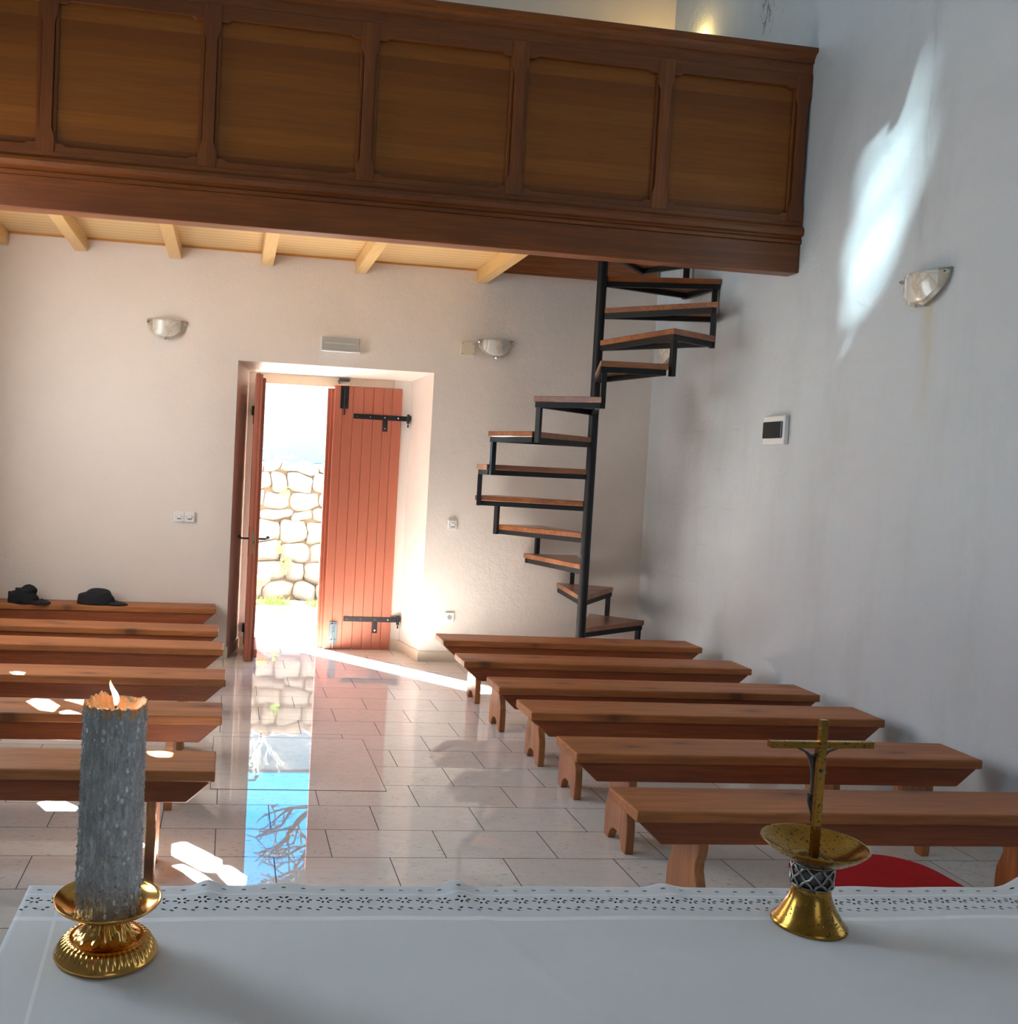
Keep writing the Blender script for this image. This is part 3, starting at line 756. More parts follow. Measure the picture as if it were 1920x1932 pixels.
b = B(); prof = [(.0205, .0), (.0205, .003), (.0175, .003), (.0172, .0005)]
lathe(b, prof, 28)
o = add_obj('socket_well', b, plain('socket_grey', (.35, .35, .34), .5), p); o.rotation_euler[0] = math.pi / 2; o.location = (0, -.020, 0)
b = B(); lathe(b, [(.0004, 0), (.003, 0), (.003, .001), (.0004, .001)], 8); 
# consumer unit on right wall
t = thing('fuse_box', 'white fuse box with dark flap on the right wall', 'fuse box', t2w(XR - .001, w2t(3.87, 5.955)[1], 2.007), -A - math.pi / 2)
b = B(); box(b, -.125, .125, -.035, 0, -.095, .095); add_obj('case', b, mat['white_plastic'], t, bevel=.005)
b = B(); box(b, -.112, .108, -.047, -.0352, -.055, .055); add_obj('flap', b, mat['black_plastic'], t, bevel=.004)

# ------------------------------------------------------------------ rug
def rugm():
    M = Mat('red_ribbed_rug'); tc = M.n('ShaderNodeTexCoord'); sp = M.n('ShaderNodeSeparateXYZ'); M.l(tc.outputs['Object'], sp.inputs[0])
    rib = M.math('PINGPONG', sp.outputs[1], .006); nz = M.noise(M.coords(), 120, 3)
    M.base(M.mix(nz, (.50, .006, .010, 1), (.78, .014, .02, 1))); M.set(rough=.95)
    M.bump(M.math('ADD', M.math('MULTIPLY', rib, 80.), M.math('MULTIPLY', nz, .3)), .6, .004); return M.m
b = B(); pts = []
x0, x1, y0, y1, r = 2.62, 3.285, 2.75, 3.87, .20
for cx, cyy, a0 in ((x1 - r, y1 - r, 0), (x0 + r, y1 - r, 90), (x0 + .05, y0 + .05, 180), (x1 - .05, y0 + .05, 270)):
    rr = r if a0 < 180 else .05
    for k in range(9): a = math.radians(a0 + 90 * k / 8); pts.append((cx + rr * math.cos(a), cyy + rr * math.sin(a)))
prism(b, pts, 'z', .0005, .012)
tag(add_obj('rug', b, rugm(), bevel=.003), 'red ribbed rug on the floor under the nearest right bench', 'rug')

# ------------------------------------------------------------------ altar table and cloth
tb = thing('altar_table', 'wooden altar table hidden under the white cloth', 'table', (0, 0, 0), -A)
mdark = wood('dark_table_wood', (.10, .05, .025, 1), (.06, .03, .015, 1), 'x')
b = B(); box(b, -.238, 1.55, .42, 1.326, .995, 1.0445); add_obj('table_top', b, mdark, tb, bevel=.004)
for x in (-.19, 1.46):
    for y in (.47, 1.24):
        b = B(); box(b, x, x + .07, y, y + .07, 0, .995); add_obj('leg', b, mdark, tb, bevel=.004)
b = B(); box(b, -.12, 1.46, 1.26, 1.285, .87, .995); box(b, -.12, 1.46, .48, .505, .87, .995); add_obj('apron', b, mdark, tb)
def lace():
    M = Mat('white_eyelet_linen')
    tc = M.n('ShaderNodeTexCoord'); sp = M.n('ShaderNodeSeparateXYZ'); M.l(tc.outputs['Object'], sp.inputs[0])
    x, y = sp.outputs[0], sp.outputs[1]
    p = .0276
    lx = M.math('MULTIPLY', M.math('SUBTRACT', M.math('FRACT', M.math('DIVIDE', x, p)), .5), p)
    hole = None; rim = None
    E_ = [(-.0042, 1.2985, 125, .0031, .0017), (.0038, 1.2985, 55, .0031, .0017), (-.0085, 1.292, 170, .0032, .0017), (.0082, 1.2925, 10, .0032, .0017), (-.0028, 1.2875, 60, .0030, .0016), (.0045, 1.2872, 115, .0030, .0016),
          (-.0068, 1.2725, 30, .0027, .0019), (.0050, 1.2690, 155, .0035, .0016), (-.0115, 1.2655, 150, .003, .0015), (0.001, 1.3245, 175, .0034, .0015)]
    for cx, cyy, ang, a, bb in E_:
        c_, s_ = math.cos(math.radians(ang)), math.sin(math.radians(ang))
        dx = M.math('SUBTRACT', lx, cx); dy = M.math('SUBTRACT', y, cyy)
        u = M.math('ADD', M.math('MULTIPLY', dx, c_ / a), M.math('MULTIPLY', dy, s_ / a))
        v = M.math('ADD', M.math('MULTIPLY', dx, -s_ / bb), M.math('MULTIPLY', dy, c_ / bb))
        d = M.math('ADD', M.math('MULTIPLY', u, u), M.math('MULTIPLY', v, v))
        hole = d if hole is None else M.math('MINIMUM', hole, d)
    z_ok = M.math('GREATER_THAN', sp.outputs[2], 1.03)
    h = M.math('MULTIPLY', M.math('LESS_THAN', hole, 1.0), z_ok)
    rimv = M.math('MULTIPLY', M.ramp(M.math('DIVIDE', hole, 4.0), [(.22, g1(1)), (.7, g1(0))]), z_ok)
    # hems
    def band(val, c0, w): return M.math('LESS_THAN', M.math('ABSOLUTE', M.math('SUBTRACT', val, c0)), w)
    hem = M.math('MAXIMUM', band(y, 1.2405, .0055), band(y, 1.3105, .0022))
    xx = M.math('ADD', x, M.math('MULTIPLY', y, .05))
    hem = M.math('MAXIMUM', hem, band(xx, -.137, .0022))
    v = M.coords()
    weave = M.noise(v, 900, 2); blot = M.noise(v, 8, 4)
    col = M.mix(blot, (.74, .74, .74, 1), (.80, .80, .80, 1))
    col = M.mix(M.math('MAXIMUM', hem, M.math('MULTIPLY', rimv, .8)), col, (.90, .90, .90, 1))
    lacez = M.math('GREATER_THAN', y, 1.246)
    col = M.mix(M.math('MULTIPLY', lacez, .12), col, (.5, .5, .5, 1))
    M.base(col); M.set(rough=.85, spec=.2)
    hh = M.math('ADD', M.math('MULTIPLY', weave, .12), M.math('ADD', M.math('MULTIPLY', hem, .8), M.math('MULTIPLY', rimv, .7)))
    M.bump(hh, .35, .0015)
    tr = M.n('ShaderNodeBsdfTransparent'); mx = M.n('ShaderNodeMixShader')
    M.l(h, mx.inputs[0]); M.l(M.b.outputs[0], mx.inputs[1]); M.l(tr.outputs[0], mx.inputs[2]); M.l(mx.outputs[0], M.out.inputs[0])
    return M.m
def cloth():
    b = B()
    xs_ = []; s = -.25 - .30; 
    xl, xr, yn, yf = -.25, 1.56, .40, 1.338
    NX, NY = 300, 130
    def P(u, v):   # u along x (arclength incl. drop at left), v along y incl. drop at far side
        x = xl + u; y = yn + v; z = 1.05; dl = df = 0
        if u < 0: dl = -u
        L = yf - yn
        if v > L: df = v - L
        r = .010
        if df:
            a = min(df / r, math.pi / 2); y = yf - r + r * math.sin(a) + .0; z -= r * (1 - math.cos(a)) + max(0, df - r * math.pi / 2)
            y += .006 * math.sin(x * 23) * min(1, df / .15)
        if dl:
            a = min(dl / r, math.pi / 2); x = xl + r - r * math.sin(a); z -= r * (1 - math.cos(a)) + max(0, dl - r * math.pi / 2)
            x += -.010 * math.sin(y * 17) * min(1, dl / .2) - .02 * min(1, dl / .3)
        w = 0
        yy = min(v, L)
        e = math.exp(-((L - yy) / .035) ** 2)
        for cx, hgt, ww in ((.345, .010, .018), (-.008, .009, .016), (.655, .006, .02), (1.235, .022, .03), (.10, .004, .03), (.95, .003, .05)):
            w += hgt * math.exp(-((x - cx) / ww) ** 2) * e
        if not dl:
            # fold lines
            d = abs((x - .40) * .35 + (y - 1.2) ) if False else abs((x - (.36 + (1.24 - y) * .28)))
            w += .0035 * math.exp(-(d / .010) ** 2) * (.4 + .6 * e) * (1 if y < 1.30 else .5)
            d = abs(x - (.06 + (1.16 - y) * .5 )); w += .002 * math.exp(-(d / .006) ** 2) * math.exp(-((y - 1.12) / .05) ** 2)
            w += .0025 * noise.noise(Vector((x * 6, y * 5, 3))) + .0015
        if dl or df: w *= .3 if df > .02 or dl > .02 else 1
        return (x, y, z + w)
    W_ = .28 + (xr - xl); H_ = (yf - yn) + .26
    rows = []
    us = [-.28 + .28 * i / 24 for i in range(24)] + [(xr - xl) * i / 260 for i in range(261)]
    L = yf - yn
    vs_ = [ .0 + (L - .15) * i / 60 for i in range(60)] + [L - .15 + .15 * i / 50 for i in range(50)] + [L + .0157 * i / 5 for i in range(5)] + [L + .0157 + .24 * i / 20 for i in range(21)]
    for v in vs_: rows.append([b.verts.new(P(u, v)) for u in us])
    for j in range(len(rows) - 1):
        for i in range(len(us) - 1): b.faces.new((rows[j][i], rows[j][i + 1], rows[j + 1][i + 1], rows[j + 1][i]))
    o = add_obj('altar_cloth', b, lace(), smooth='all', rotz=-A)
    return tag(o, 'white linen cloth with an eyelet lace border on the altar', 'tablecloth')
cloth()

# ------------------------------------------------------------------ brass materials
def brass(name, spots, dark=False):
    M = Mat(name); v = M.coords(); a = M.noise(v, 40, 4)
    c = M.mix(a, (.60, .30, .065, 1), (.74, .42, .12, 1)) if not dark else M.mix(a, (.34, .17, .026, 1), (.47, .26, .05, 1))
    rough = .16
    if spots:
        sp = M.noise(v, 260, 2, .5); zone = M.noise(v, 35, 2)
        k = M.math('MULTIPLY', M.ramp(sp, [(.60, g1(0)), (.63, g1(1))]), M.ramp(zone, [(.38, g1(0)), (.5, g1(1))]))
        c = M.mix(k, c, (.06, .028, .012, 1))
        M.l(M.math('ADD', .2, M.math('MULTIPLY', k, .5)), M.b.inputs['Roughness'])
        M.l(M.math('SUBTRACT', 1.0, M.math('MULTIPLY', k, .8)), M.b.inputs['Metallic'])
        M.base(c)
    else:
        M.base(c); M.set(rough=rough, metal=1)
    return M.m
mat['brass'] = brass('polished_brass', False); mat['brass_old'] = brass('spotted_brass', True, True)
mat['pewter'] = plain('pewter', (.30, .30, .29), .32, 1)
mat['pewter_dark'] = plain('dark_pewter', (.10, .085, .075), .4, .8)

# ------------------------------------------------------------------ candle holder and candle
CX, CY_ = -.070, 1.158
ZT = 1.0535
ch = thing('candle_holder', 'low ornate brass candle holder under the silver candle', 'candle holder', (CX, CY_, ZT))
b = B()
prof = [(.001, 0), (.0605, 0), (.0615, .002), (.0605, .0045), (.059, .006)]
N1 = 26
for i in range(1, 12): t_ = i / 12; prof.append((.059 - .013 * t_, .006 + .0125 * math.sin(t_ * math.pi / 2)))
prof += [(.0445, .0195), (.0435, .021), (.0425, .0205)]
for i in range(1, N1): t_ = i / N1; prof.append((.0425 - .0245 * math.sin(t_ * math.pi / 2) ** .9, .0205 + .030 * (1 - math.cos(t_ * math.pi / 2)) ** .9))
prof += [(.0175, .052), (.0175, .054)]
def flute(th, i, r, z):
    if 4 < i < 17: 
        q = math.sin((i - 4) / 13 * math.pi); return (.0022 * q * (abs(math.sin(th * 22)) - .5), .0012 * q * (abs(math.sin(th * 22)) - .5))
    if 19 < i < 46:
        q = math.sin((i - 19) / 27 * math.pi); t_ = (i - 19) / 27
        s = math.cos(4 * th + .9 * math.sin(t_ * 7)) ; s2 = math.cos(16 * th + 5 * math.sin(4 * th) * t_ + t_ * 3)
        med = math.exp(-((((th * 4 / (2 * math.pi)) % 1) - .5) / .16) ** 2 - ((t_ - .62) / .2) ** 2)
        return (q * (.0017 * s2 + .0016 * abs(s) + .0048 * med), 0)
    return (0, 0)
lathe(b, prof, 260, flute); add_obj('base', b, mat['brass'], ch, smooth='all')
b = B(); lathe(b, [(.001, .050), (.020, .050), (.035, .0515), (.050, .0555), (.0605, .0625), (.0630, .0655), (.0632, .067), (.0622, .0672), (.0595, .0640), (.050, .0582), (.040, .0552), (.020, .054), (.001, .054)], 96)
add_obj('drip_dish', b, mat['brass'], ch, smooth='all')

def candle_mesh(R=.0385, H=.2465):
    n, m_ = 300, 300; rng = np.random.RandomState(3)
    th = np.arange(n) / n * 2 * np.pi; zz = np.linspace(0, H, m_)
    TH, Z = np.meshgrid(th, zz); h = np.zeros_like(TH)
    for _ in range(750):
        t0, z0 = rng.rand() * 2 * np.pi, rng.rand() * H * 1.03; L = rng.uniform(.006, .035); w = rng.uniform(.0007, .0017) / R; a = rng.uniform(.0006, .0019)
        d = (TH - t0 + np.pi) % (2 * np.pi) - np.pi; s = (Z - z0) / L
        env = np.where((s > 0) & (s < 1), (1 - s) ** .5, 0) * .6 + np.exp(-((Z - z0) / (w * R * 1.6)) ** 2)
        h = np.maximum(h, a * env * np.exp(-(d / w) ** 2)) * 1.0
    for _ in range(1500):
        t0, z0 = rng.rand() * 2 * np.pi, rng.rand() * H; w = rng.uniform(.0005, .0011); a = rng.uniform(.0004, .0013)
        d = ((TH - t0 + np.pi) % (2 * np.pi) - np.pi) * R
        m2 = (np.abs(d) < 4 * w) & (np.abs(Z - z0) < 5 * w)
        h[m2] += a * np.exp(-(d[m2] / w) ** 2 - ((Z[m2] - z0) / (w * 1.7)) ** 2)
    b = B(); rings = []
    for j in range(m_):
        r_ = R - .0012 + h[j] - .0009 * (zz[j] / H)
        rings.append([b.verts.new((r_[k] * math.cos(th[k]), r_[k] * math.sin(th[k]), zz[j])) for k in range(n)])
    top_h = [H + .0035 * math.sin(3 * t + 1) * .6 + .006 * noise.noise(Vector((math.cos(t) * 3.2, math.sin(t) * 3.2, 1))) + .004 * noise.noise(Vector((math.cos(t) * 13, math.sin(t) * 13, 5))) for t in th]
    for fr, dz in ((.97, 0), (.93, .0006), (.88, -.0015), (.80, -.006), (.6, -.010), (.3, -.0115), (.06, -.012)):
        rings.append([b.verts.new((R * fr * math.cos(t), R * fr * math.sin(t), (top_h[k] + dz) if fr > .85 else H + dz)) for k, t in enumerate(th)])
    for j in range(len(rings) - 1):
        for k in range(n): b.faces.new((rings[j][k], rings[j][(k + 1) % n], rings[j + 1][(k + 1) % n], rings[j + 1][k]))
    b.faces.new(rings[0][::-1]); b.faces.new(rings[-1])
    return b
def candlem():
    M = Mat('silver_dripped_wax'); v = M.coords()
    tc = M.n('ShaderNodeTexCoord'); sp = M.n('ShaderNodeSeparateXYZ'); M.l(tc.outputs['Object'], sp.inputs[0])
    vs = M.coords((1, 1, .18)); st = M.noise(vs, 170, 4, .6)
    col = M.mix(st, (.30, .29, .29, 1), (.80, .775, .76, 1))
    # bare wax where the silver has melted off near the top, and a little at the foot; its orange also paints in the flame's glow
    cov = M.noise(M.coords((1, 1, .3)), 95, 3)
    zt = M.math('MULTIPLY', M.math('SUBTRACT', sp.outputs[2], .212), 26.)
    bare = M.math('MINIMUM', 1.0, M.math('MAXIMUM', 0.0, M.math('MULTIPLY', M.math('SUBTRACT', M.math('ADD', cov, M.math('MULTIPLY', zt, .62)), .92), 9.)))
    rad = M.math('SQRT', M.math('ADD', M.math('MULTIPLY', sp.outputs[0], sp.outputs[0]), M.math('MULTIPLY', sp.outputs[1], sp.outputs[1])))
    inside = M.math('LESS_THAN', rad, .0345)
    bare = M.math('MAXIMUM', bare, inside)
    col = M.mix(bare, col, (.72, .42, .22, 1))
    fl = M.n('ShaderNodeTexVoronoi'); fl.inputs['Scale'].default_value = 210; M.l(M.coords((1, 1, .55)), fl.inputs['Vector'])
    sel = M.n('ShaderNodeSeparateColor'); M.l(fl.outputs['Color'], sel.inputs[0])
    fk = M.math('MULTIPLY', M.math('GREATER_THAN', sel.outputs[0], .80), M.math('LESS_THAN', fl.outputs['Distance'], .42))
    fk = M.math('MULTIPLY', fk, M.ramp(M.noise(v, 45, 2), [(.45, g1(.15)), (.58, g1(1))]))
    col = M.mix(M.math('MULTIPLY', fk, M.math('SUBTRACT', 1.0, bare)), col, (1.0, 1.0, 1.0, 1))  # white flecks paint the glints of the silver drips into the colour
    M.base(col)
    M.l(M.math('MULTIPLY', M.math('SUBTRACT', .72, M.math('MULTIPLY', bare, .72)), M.math('SUBTRACT', 1.0, fk)), M.b.inputs['Metallic'])
    M.set(coat=.6, coatr=.08)
    M.l(M.math('ADD', .12, M.math('MULTIPLY', st, .28)), M.b.inputs['Roughness'])
    M.l(M.math('MULTIPLY', bare, .6), M.b.inputs['Subsurface Weight']); M.b.inputs['Subsurface Radius'].default_value = (.02, .009, .004)
    M.bump(M.noise(M.coords((1, 1, .4)), 330, 4, .7), 1.0, .003)
    return M.m
cd = thing('pillar_candle', 'tall pillar candle with silver drips, lit, on the brass holder', 'candle', (CX, CY_, ZT + .0545))
add_obj('wax_body', candle_mesh(), candlem(), cd, smooth='all')
b = B(); tube(b, [(0, 0, .234), (.0005, 0, .243), (-.0005, .0005, .2475)], .0011, 8); add_obj('wick', b, mat['iron'], cd)
def flamem():
    M = Mat('candle_flame'); tc = M.n('ShaderNodeTexCoord'); sp = M.n('ShaderNodeSeparateXYZ'); M.l(tc.outputs['Object'], sp.inputs[0])
    e = M.n('ShaderNodeEmission'); f = M.math('MULTIPLY', M.math('SUBTRACT', sp.outputs[2], .243), 32.)
    M.l(M.ramp(f, [(.0, (1, .62, .3, 1)), (.2, (1, .86, .62, 1)), (.75, (1, .80, .48, 1)), (1, (1, .30, .06, 1))]), e.inputs[0])
    M.l(M.ramp(f, [(0, g1(.35)), (.25, g1(1)), (.7, g1(.9)), (1, g1(.18))]), e.inputs[1])
    mu = M.math('MULTIPLY', M.nt.nodes[-1].outputs[0] if False else f, 0.0)
    lk = [l for l in M.nt.links if l.to_socket == e.inputs[1]][0]; src = lk.from_socket
    M.l(M.math('MULTIPLY', src, 3.2), e.inputs[1]); M.l(e.outputs[0], M.out.inputs[0]); return M.m
b = B(); prof = [(.0002, 0), (.0016, .0008), (.0030, .004), (.0037, .009), (.0035, .015), (.0026, .021), (.0014, .027), (.0007, .030), (.0002, .0315)]
lathe(b, [(r, z + .243) for r, z in prof], 20)
for v in b.verts:
    q = (v.co.z - .243) / .0315; v.co.x += -.0052 * q + .0022 * math.sin(q * 5.5) ; v.co.y += .001 * math.sin(q * 4)
add_obj('flame', b, flamem(), cd, smooth='all')
pl = D.lights.new('flame_light', 'POINT'); pl.energy = .10; pl.color = (1, .52, .2); pl.shadow_soft_size = .004
po = D.objects.new('flame_light', pl); C.objects.link(po); po.parent = cd; po.location = (-.002, 0, .2615)

# ------------------------------------------------------------------ crucifix
KX, KY = .866, 1.182
cx = thing('standing_crucifix', 'spotted brass crucifix standing on a bell-shaped foot with a wide dish', 'crucifix', (KX, KY, ZT - .001))
b = B(); prof = [(.001, 0), (.0475, 0), (.0485, .0015), (.0480, .004), (.0462, .006)]
for i in range(1, 19): t_ = i / 18; prof.append((.0462 - .0222 * (1 - (1 - t_) ** 1.75), .006 + .049 * t_))
prof += [(.001, .055)]
lathe(b, prof, 96); add_obj('bell_foot', b, mat['brass_old'], cx, smooth='all')
b = B()
def knot(th, i, r, z):
    q = (z - .055) / .031; a = math.cos(9 * th + q * 9) ; c_ = math.cos(9 * th - q * 9)
    return ((.0016 * max(a, c_) if 0 < i < 13 else 0), 0)
lathe(b, [(.020, .0548), (.0250, .0548), (.0250, .0870), (.020, .0870)], 60)
col_ = add_obj('collar', b, mat['pewter_dark'], cx, smooth='all')
b = B()
for sg in (1, -1):
    for k in range(9):
        a0 = 2 * math.pi * k / 9
        tube(b, [(.0262 * math.cos(a0 + sg * q * .17), .0262 * math.sin(a0 + sg * q * .17), .0565 + .0285 * q / 6 + .0015 * math.sin(q * 2 + k)) for q in range(7)], .0019, 6)
for zz in (.0562, .0858): tube(b, [(.0256 * math.cos(q * math.pi / 16), .0256 * math.sin(q * math.pi / 16), zz) for q in range(33)], .0013, 6)
lt = add_obj('lattice', b, mat['pewter'], col_, smooth='all')
b = B()
lathe(b, [(.001, .0862), (.018, .0862), (.030, .089), (.045, .0955), (.058, .1045), (.0665, .1125), (.068, .1145), (.0672, .1152), (.064, .1135), (.055, .1060), (.042, .0980), (.028, .0925), (.016, .0905), (.014, .0925), (.013, .0945), (.001, .0948)], 110)
add_obj('dish', b, mat['brass_old'], cx, smooth='all')
b = B(); box(b, -.0052, .0052, -.0042, .0042, .0946, .283); add_obj('upright', b, mat['brass_old'], cx, bevel=.0006)
b = B(); box(b, -.077, .0745, -.0048, .0048, .2445, .2535); add_obj('crossbar', b, mat['brass_old'], cx, bevel=.0006)
b = B(); tube(b, [(.0005, -.004, .213), (.0005, -.0085, .213)], .0025, 10); add_obj('screw', b, mat['pewter'], cx)
# figure on the far face
me = D.meshes.new('figure')
V = [(0, .0085, .186), (0, .0115, .203), (0, .0115, .222), (0, .011, .234), (.002, .0115, .243),       # pelvis, waist, chest, neck, head
     (-.017, .0095, .2365), (-.034, .0075, .2435), (-.045, .0065, .2475), (.017, .0095, .2365), (.034, .0075, .2435), (.045, .0065, .2475),
     (-.0035, .0145, .167), (-.001, .0085, .148), (-.0008, .0105, .139), (.0035, .0145, .167), (.001, .0095, .148), (.0008, .0115, .139)]
Ed = [(0, 1), (1, 2), (2, 3), (3, 4), (2, 5), (5, 6), (6, 7), (2, 8), (8, 9), (9, 10), (0, 11), (11, 12), (12, 13), (0, 14), (14, 15), (15, 16)]
R_ = [.0062, .0052, .0072, .0026, .0046, .0022, .0017, .0013, .0022, .0017, .0013, .0038, .0024, .0026, .0038, .0024, .0026]
me.from_pydata(V, Ed, [])
fo = D.objects.new('figure', me); C.objects.link(fo); fo.parent = cx
sm = fo.modifiers.new('skin', 'SKIN'); 
for i, r in enumerate(R_): me.skin_vertices[0].data[i].radius = (r, r * .8)
me.skin_vertices[0].data[0].use_root = True
ss = fo.modifiers.new('sub', 'SUBSURF'); ss.levels = 2; ss.render_levels = 2
me.materials.append(mat['pewter_dark']); fo['label'] = 'dark metal figure hanging with outstretched arms'
cx.rotation_euler[2] = math.radians(-1)

# ------------------------------------------------------------------ outdoors
def ground_m():
    M = Mat('pale_gravel_ground'); v = M.coords(); a = M.noise(v, 30, 6, .7)
    M.base(M.mix(a, (.40, .36, .30, 1), (.55, .51, .45, 1))); M.set(rough=.95); M.bump(a, .4, .01); return M.m
b = B(); box(b, -9, 12, 9.12, 32, -.12, -.012)
tag(add_obj('ground', b, ground_m(), kind=None) if False else add_obj('ground', b, ground_m()), 'sunlit pale gravel yard outside the door', 'ground', kind='structure')
def stone_m():
    M = Mat('limestone_rubble'); v = M.coords()
    a = M.noise(v, 3, 4); f = M.noise(v, 40, 6, .7)
    c = M.mix(a, (.15, .125, .095, 1), (.19, .175, .155, 1)); c = M.mix(M.math('MULTIPLY', M.ramp(f, [(.5, g1(0)), (.75, g1(1))]), .5), c, (.07, .045, .025, 1))
    M.base(c); M.set(rough=.9); M.bump(f, .7, .02); return M.m
def stone_wall():
    b = B(); rnd = random.Random(5); z = -.01
    while z < 1.60:
        h = rnd.uniform(.13, .27); x = -3.0 + rnd.uniform(0, .3)
        while x < 5.0:
            w = rnd.uniform(.18, .46); vs0 = len(b.verts)
            g = .004; x0, x1, z0, z1 = x + g, x + w - g, z + g, z + h - g
            nx, nz = 5, 4; yb = 11.36 + rnd.uniform(-.02, .02); rows = []; tilt = rnd.uniform(-.025, .025)
            for j in range(nz + 1):
                r = []
                for i in range(nx + 1):
                    u, v = i / nx * 2 - 1, j / nz * 2 - 1
                    k = max(abs(u), abs(v)); y = yb + (.05 if k > .99 else 0) + .015 * (u * u + v * v)
                    k2 = .9 if (abs(u) > .99 and abs(v) > .99) else 1
                    px = (x0 + x1) / 2 + u * k2 * (x1 - x0) / 2; pz = (z0 + z1) / 2 + v * k2 * (z1 - z0) / 2 + tilt * u
                    y += .035 * noise.noise(Vector((px * 9, z * 7, pz * 9)))
                    px += .035 * noise.noise(Vector((px * 7, 3, pz * 7))); pz += .035 * noise.noise(Vector((px * 7, 8, pz * 7)))
                    r.append(b.verts.new((px, y, pz)))
                rows.append(r)
            back = []
            for j in range(nz):
                for i in range(nx): b.faces.new((rows[j][i], rows[j][i + 1], rows[j + 1][i + 1], rows[j + 1][i]))
            ring = rows[0] + [rows[j][nx] for j in range(1, nz + 1)] + rows[nz][::-1][1:] + [rows[j][0] for j in range(nz - 1, 0, -1)]
            bk = [b.verts.new((v.co.x, 11.55, v.co.z)) for v in ring]
            for k in range(len(ring)): b.faces.new((ring[k], ring[(k + 1) % len(ring)], bk[(k + 1) % len(ring)], bk[k]))
            x += w
        z += h
    return b
sw = thing('stone_wall', 'dry-stone retaining wall of pale rubble seen through the open door', 'stone wall', (0, 0, 0))
add_obj('stonework', stone_wall(), stone_m(), sw, smooth='all')
b = B(); box(b, -3, 5, 11.45, 11.85, -.02, 1.56); add_obj('earth_core', b, plain('earth_mortar', (.055, .04, .022), .95), sw)
# bank and pale house wall beyond
b = B(); prism(b, [(11.75, -.01), (11.75, 1.5), (15, 1.6), (32, 1.65), (32, -.01)], 'x', -9, 12); tag(add_obj('earth_bank', b, plain('bank_soil', (.10, .09, .07), .95)), 'raised earth bank behind the stone wall', 'bank', kind='structure')
hs = thing('house', 'pale plastered house beyond the stone wall, seen above it through the door', 'house', (2, 20.5, 1.7))
b = B(); box(b, -8, 8, 0, 5, -.2, 3.3); add_obj('house_wall', b, plaster('pale_house_plaster', (.62, .55, .50, 1)).m, hs)
b = B(); box(b, -8.1, 8.1, -.04, 5.1, 3.3, 3.36); add_obj('roof', b, plain('grey_roof', (.10, .10, .10), .8), hs)
green = plain('grass_green', (.16, .30, .05), .8); dry = plain('dry_grass', (.50, .42, .20), .9)
def tufts(b, spots, n, h, spread, rnd):
    for (x, y, z) in spots:
        for _ in range(n):
            px, py = x + rnd.gauss(0, spread), y + rnd.gauss(0, spread * .5); a = rnd.uniform(0, 6.28); hh = h * rnd.uniform(.5, 1.2); l = rnd.uniform(.2, .7) * hh; w = .006
            dx, dy = math.cos(a), math.sin(a)
            v = [b.verts.new(p) for p in ((px - dy * w, py + dx * w, z), (px + dy * w, py - dx * w, z), (px + dx * l * .5 + dy * w * .7, py + dy * l * .5 - dx * w * .7, z + hh * .6), (px + dx * l, py + dy * l, z + hh), (px + dx * l * .5 - dy * w * .7, py + dy * l * .5 + dx * w * .7, z + hh * .6))]
            b.faces.new(v)
rnd = random.Random(2)
b = B(); tufts(b, [(rnd.uniform(-2.5, 4.5), rnd.uniform(10.92, 11.12), -.012) for _ in range(170)], 14, .09, .05, rnd)
tag(add_obj('grass_strip', b, green), 'strip of short grass along the foot of the stone wall', 'grass', kind='stuff')
b = B(); tufts(b, [(rnd.uniform(-2.5, 4.5), rnd.uniform(10.5, 10.7), -.012) for _ in range(120)], 12, .06, .06, rnd)
tag(add_obj('dry_grass', b, dry), 'dry yellow grass along the foot of the stone wall', 'grass', kind='stuff')
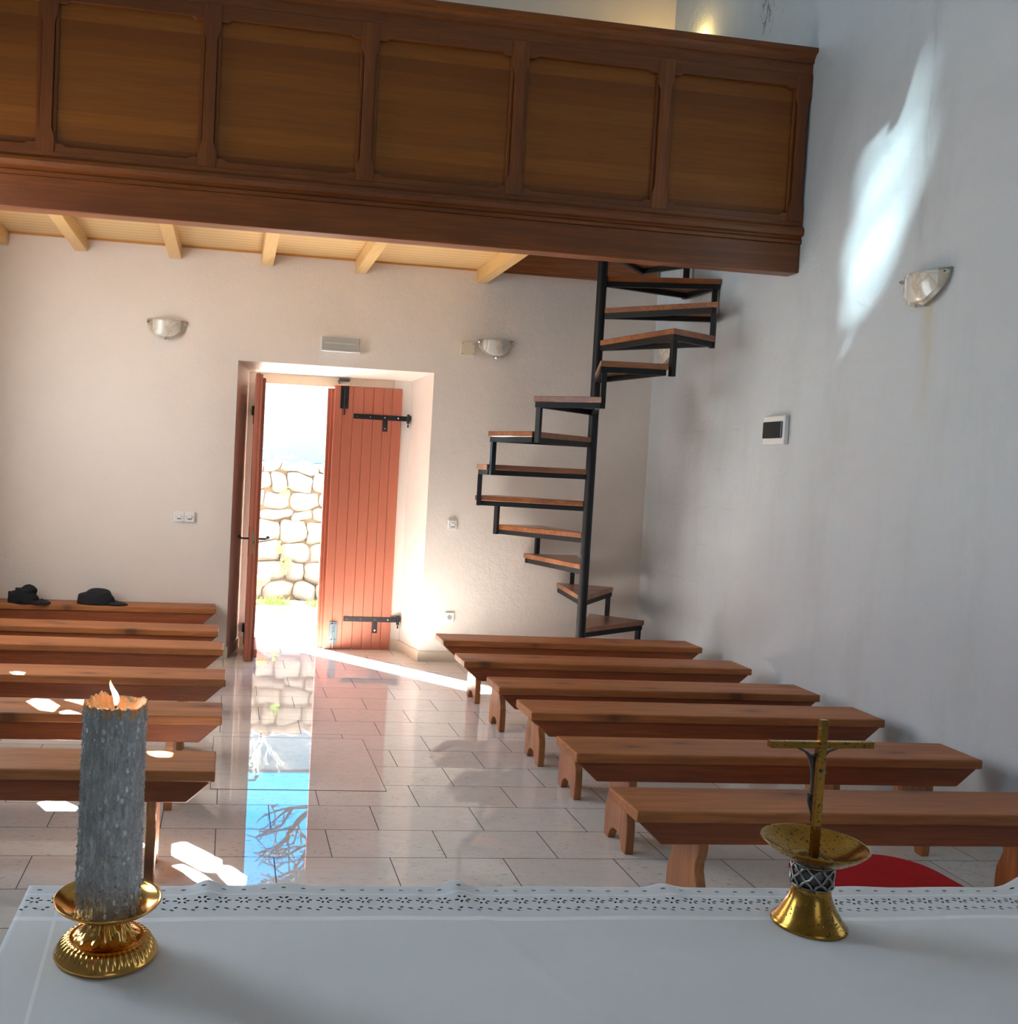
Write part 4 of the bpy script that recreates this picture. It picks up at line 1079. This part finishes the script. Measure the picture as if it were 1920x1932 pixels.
for i, (x, z, n, lab) in enumerate(((1.20, .42, 26, 'small green weed low on the stone wall, nearest the ground'), (1.13, .60, 24, 'green weed in the middle of the stone wall'), (1.16, 1.28, 16, 'weed sprouting near the top of the stone wall'))):
    b = B()
    for k in range(n):
        a = rnd.uniform(0, 6.28); rr = rnd.uniform(.0, .09); cxx, czz = x + rr * math.cos(a) * .7, z + rr * math.sin(a) * 1.2; y = 11.30 - rnd.uniform(0, .05); s = rnd.uniform(.014, .028); t_ = rnd.uniform(0, 6.28)
        vs = [b.verts.new((cxx + s * math.cos(t_ + q), y + .01 * math.sin(q * 2), czz + s * .7 * math.sin(t_ + q))) for q in (0, 1.2, 2.3, 3.14, 4.2, 5.2)]
        b.faces.new(vs)
    tube(b, [(x, 11.38, z - .02), (x, 11.31, z)], .004, 6)
    tag(add_obj('wall_weed', b, green), lab, 'weed', 'weeds growing on the stone wall')
bark = plain('grey_bark', (.035, .03, .03), .95); twig = plain('pale_dry_twig', (.62, .58, .50), .9)
def tree(name, loc, seed, size, m, label, cat, depth=6, spread=.55, r0=.09, group=None):
    rnd = random.Random(seed); b = B()
    def grow(p, d, L, r, lev):
        pts = [p]; dd = d.copy(); n = 4
        for i in range(n):
            dd = (dd + Vector((rnd.gauss(0, .13), rnd.gauss(0, .13), rnd.gauss(.03, .08)))).normalized(); pts.append(pts[-1] + dd * L / n)
        tube(b, pts, [r * (1 - .35 * i / n) for i in range(n + 1)], 6 if lev < 3 else 4, cap=False)
        if lev >= depth: return
        for k in range(3 if lev > 0 else 4):
            q = pts[rnd.choice((2, 3, 4))] if k else pts[-1]
            nd = (dd + Vector((rnd.gauss(0, spread), rnd.gauss(0, spread), rnd.gauss(.05, spread * .6)))).normalized()
            grow(q, nd, L * rnd.uniform(.62, .82), r * .66, lev + 1)
    grow(Vector((0, 0, 0)), Vector((-.12, 0, 1)).normalized(), size, r0, 0)
    o = add_obj(name, b, m, loc=loc); return tag(o, label, cat, group)
tree('bare_tree', (2.75, 13.9, 1.55), 21, 1.45, bark, 'bare tree behind the stone wall whose branches mirror in the polished floor', 'tree', 6, .75, .12, group='bare trees behind the wall')
tree('bare_tree', (-6.8, 14.6, 1.58), 11, 1.7, bark, 'bare tree behind the stone wall standing off to the left', 'tree', 6, .75, .12, group='bare trees behind the wall')
for i, x in enumerate((.2, 1.15, 2.0)):
    tree('dry_shrub', (x, 12.3 + .3 * (i % 2), 1.53), 30 + i, .42, twig, ('left', 'middle', 'right')[i] + 'most dry leafless shrub on top of the stone wall'.replace('most', '', 0) if i != 1 else 'central dry leafless shrub on top of the stone wall', 'shrub', 5, .8, .012, 'dry shrubs above the wall')
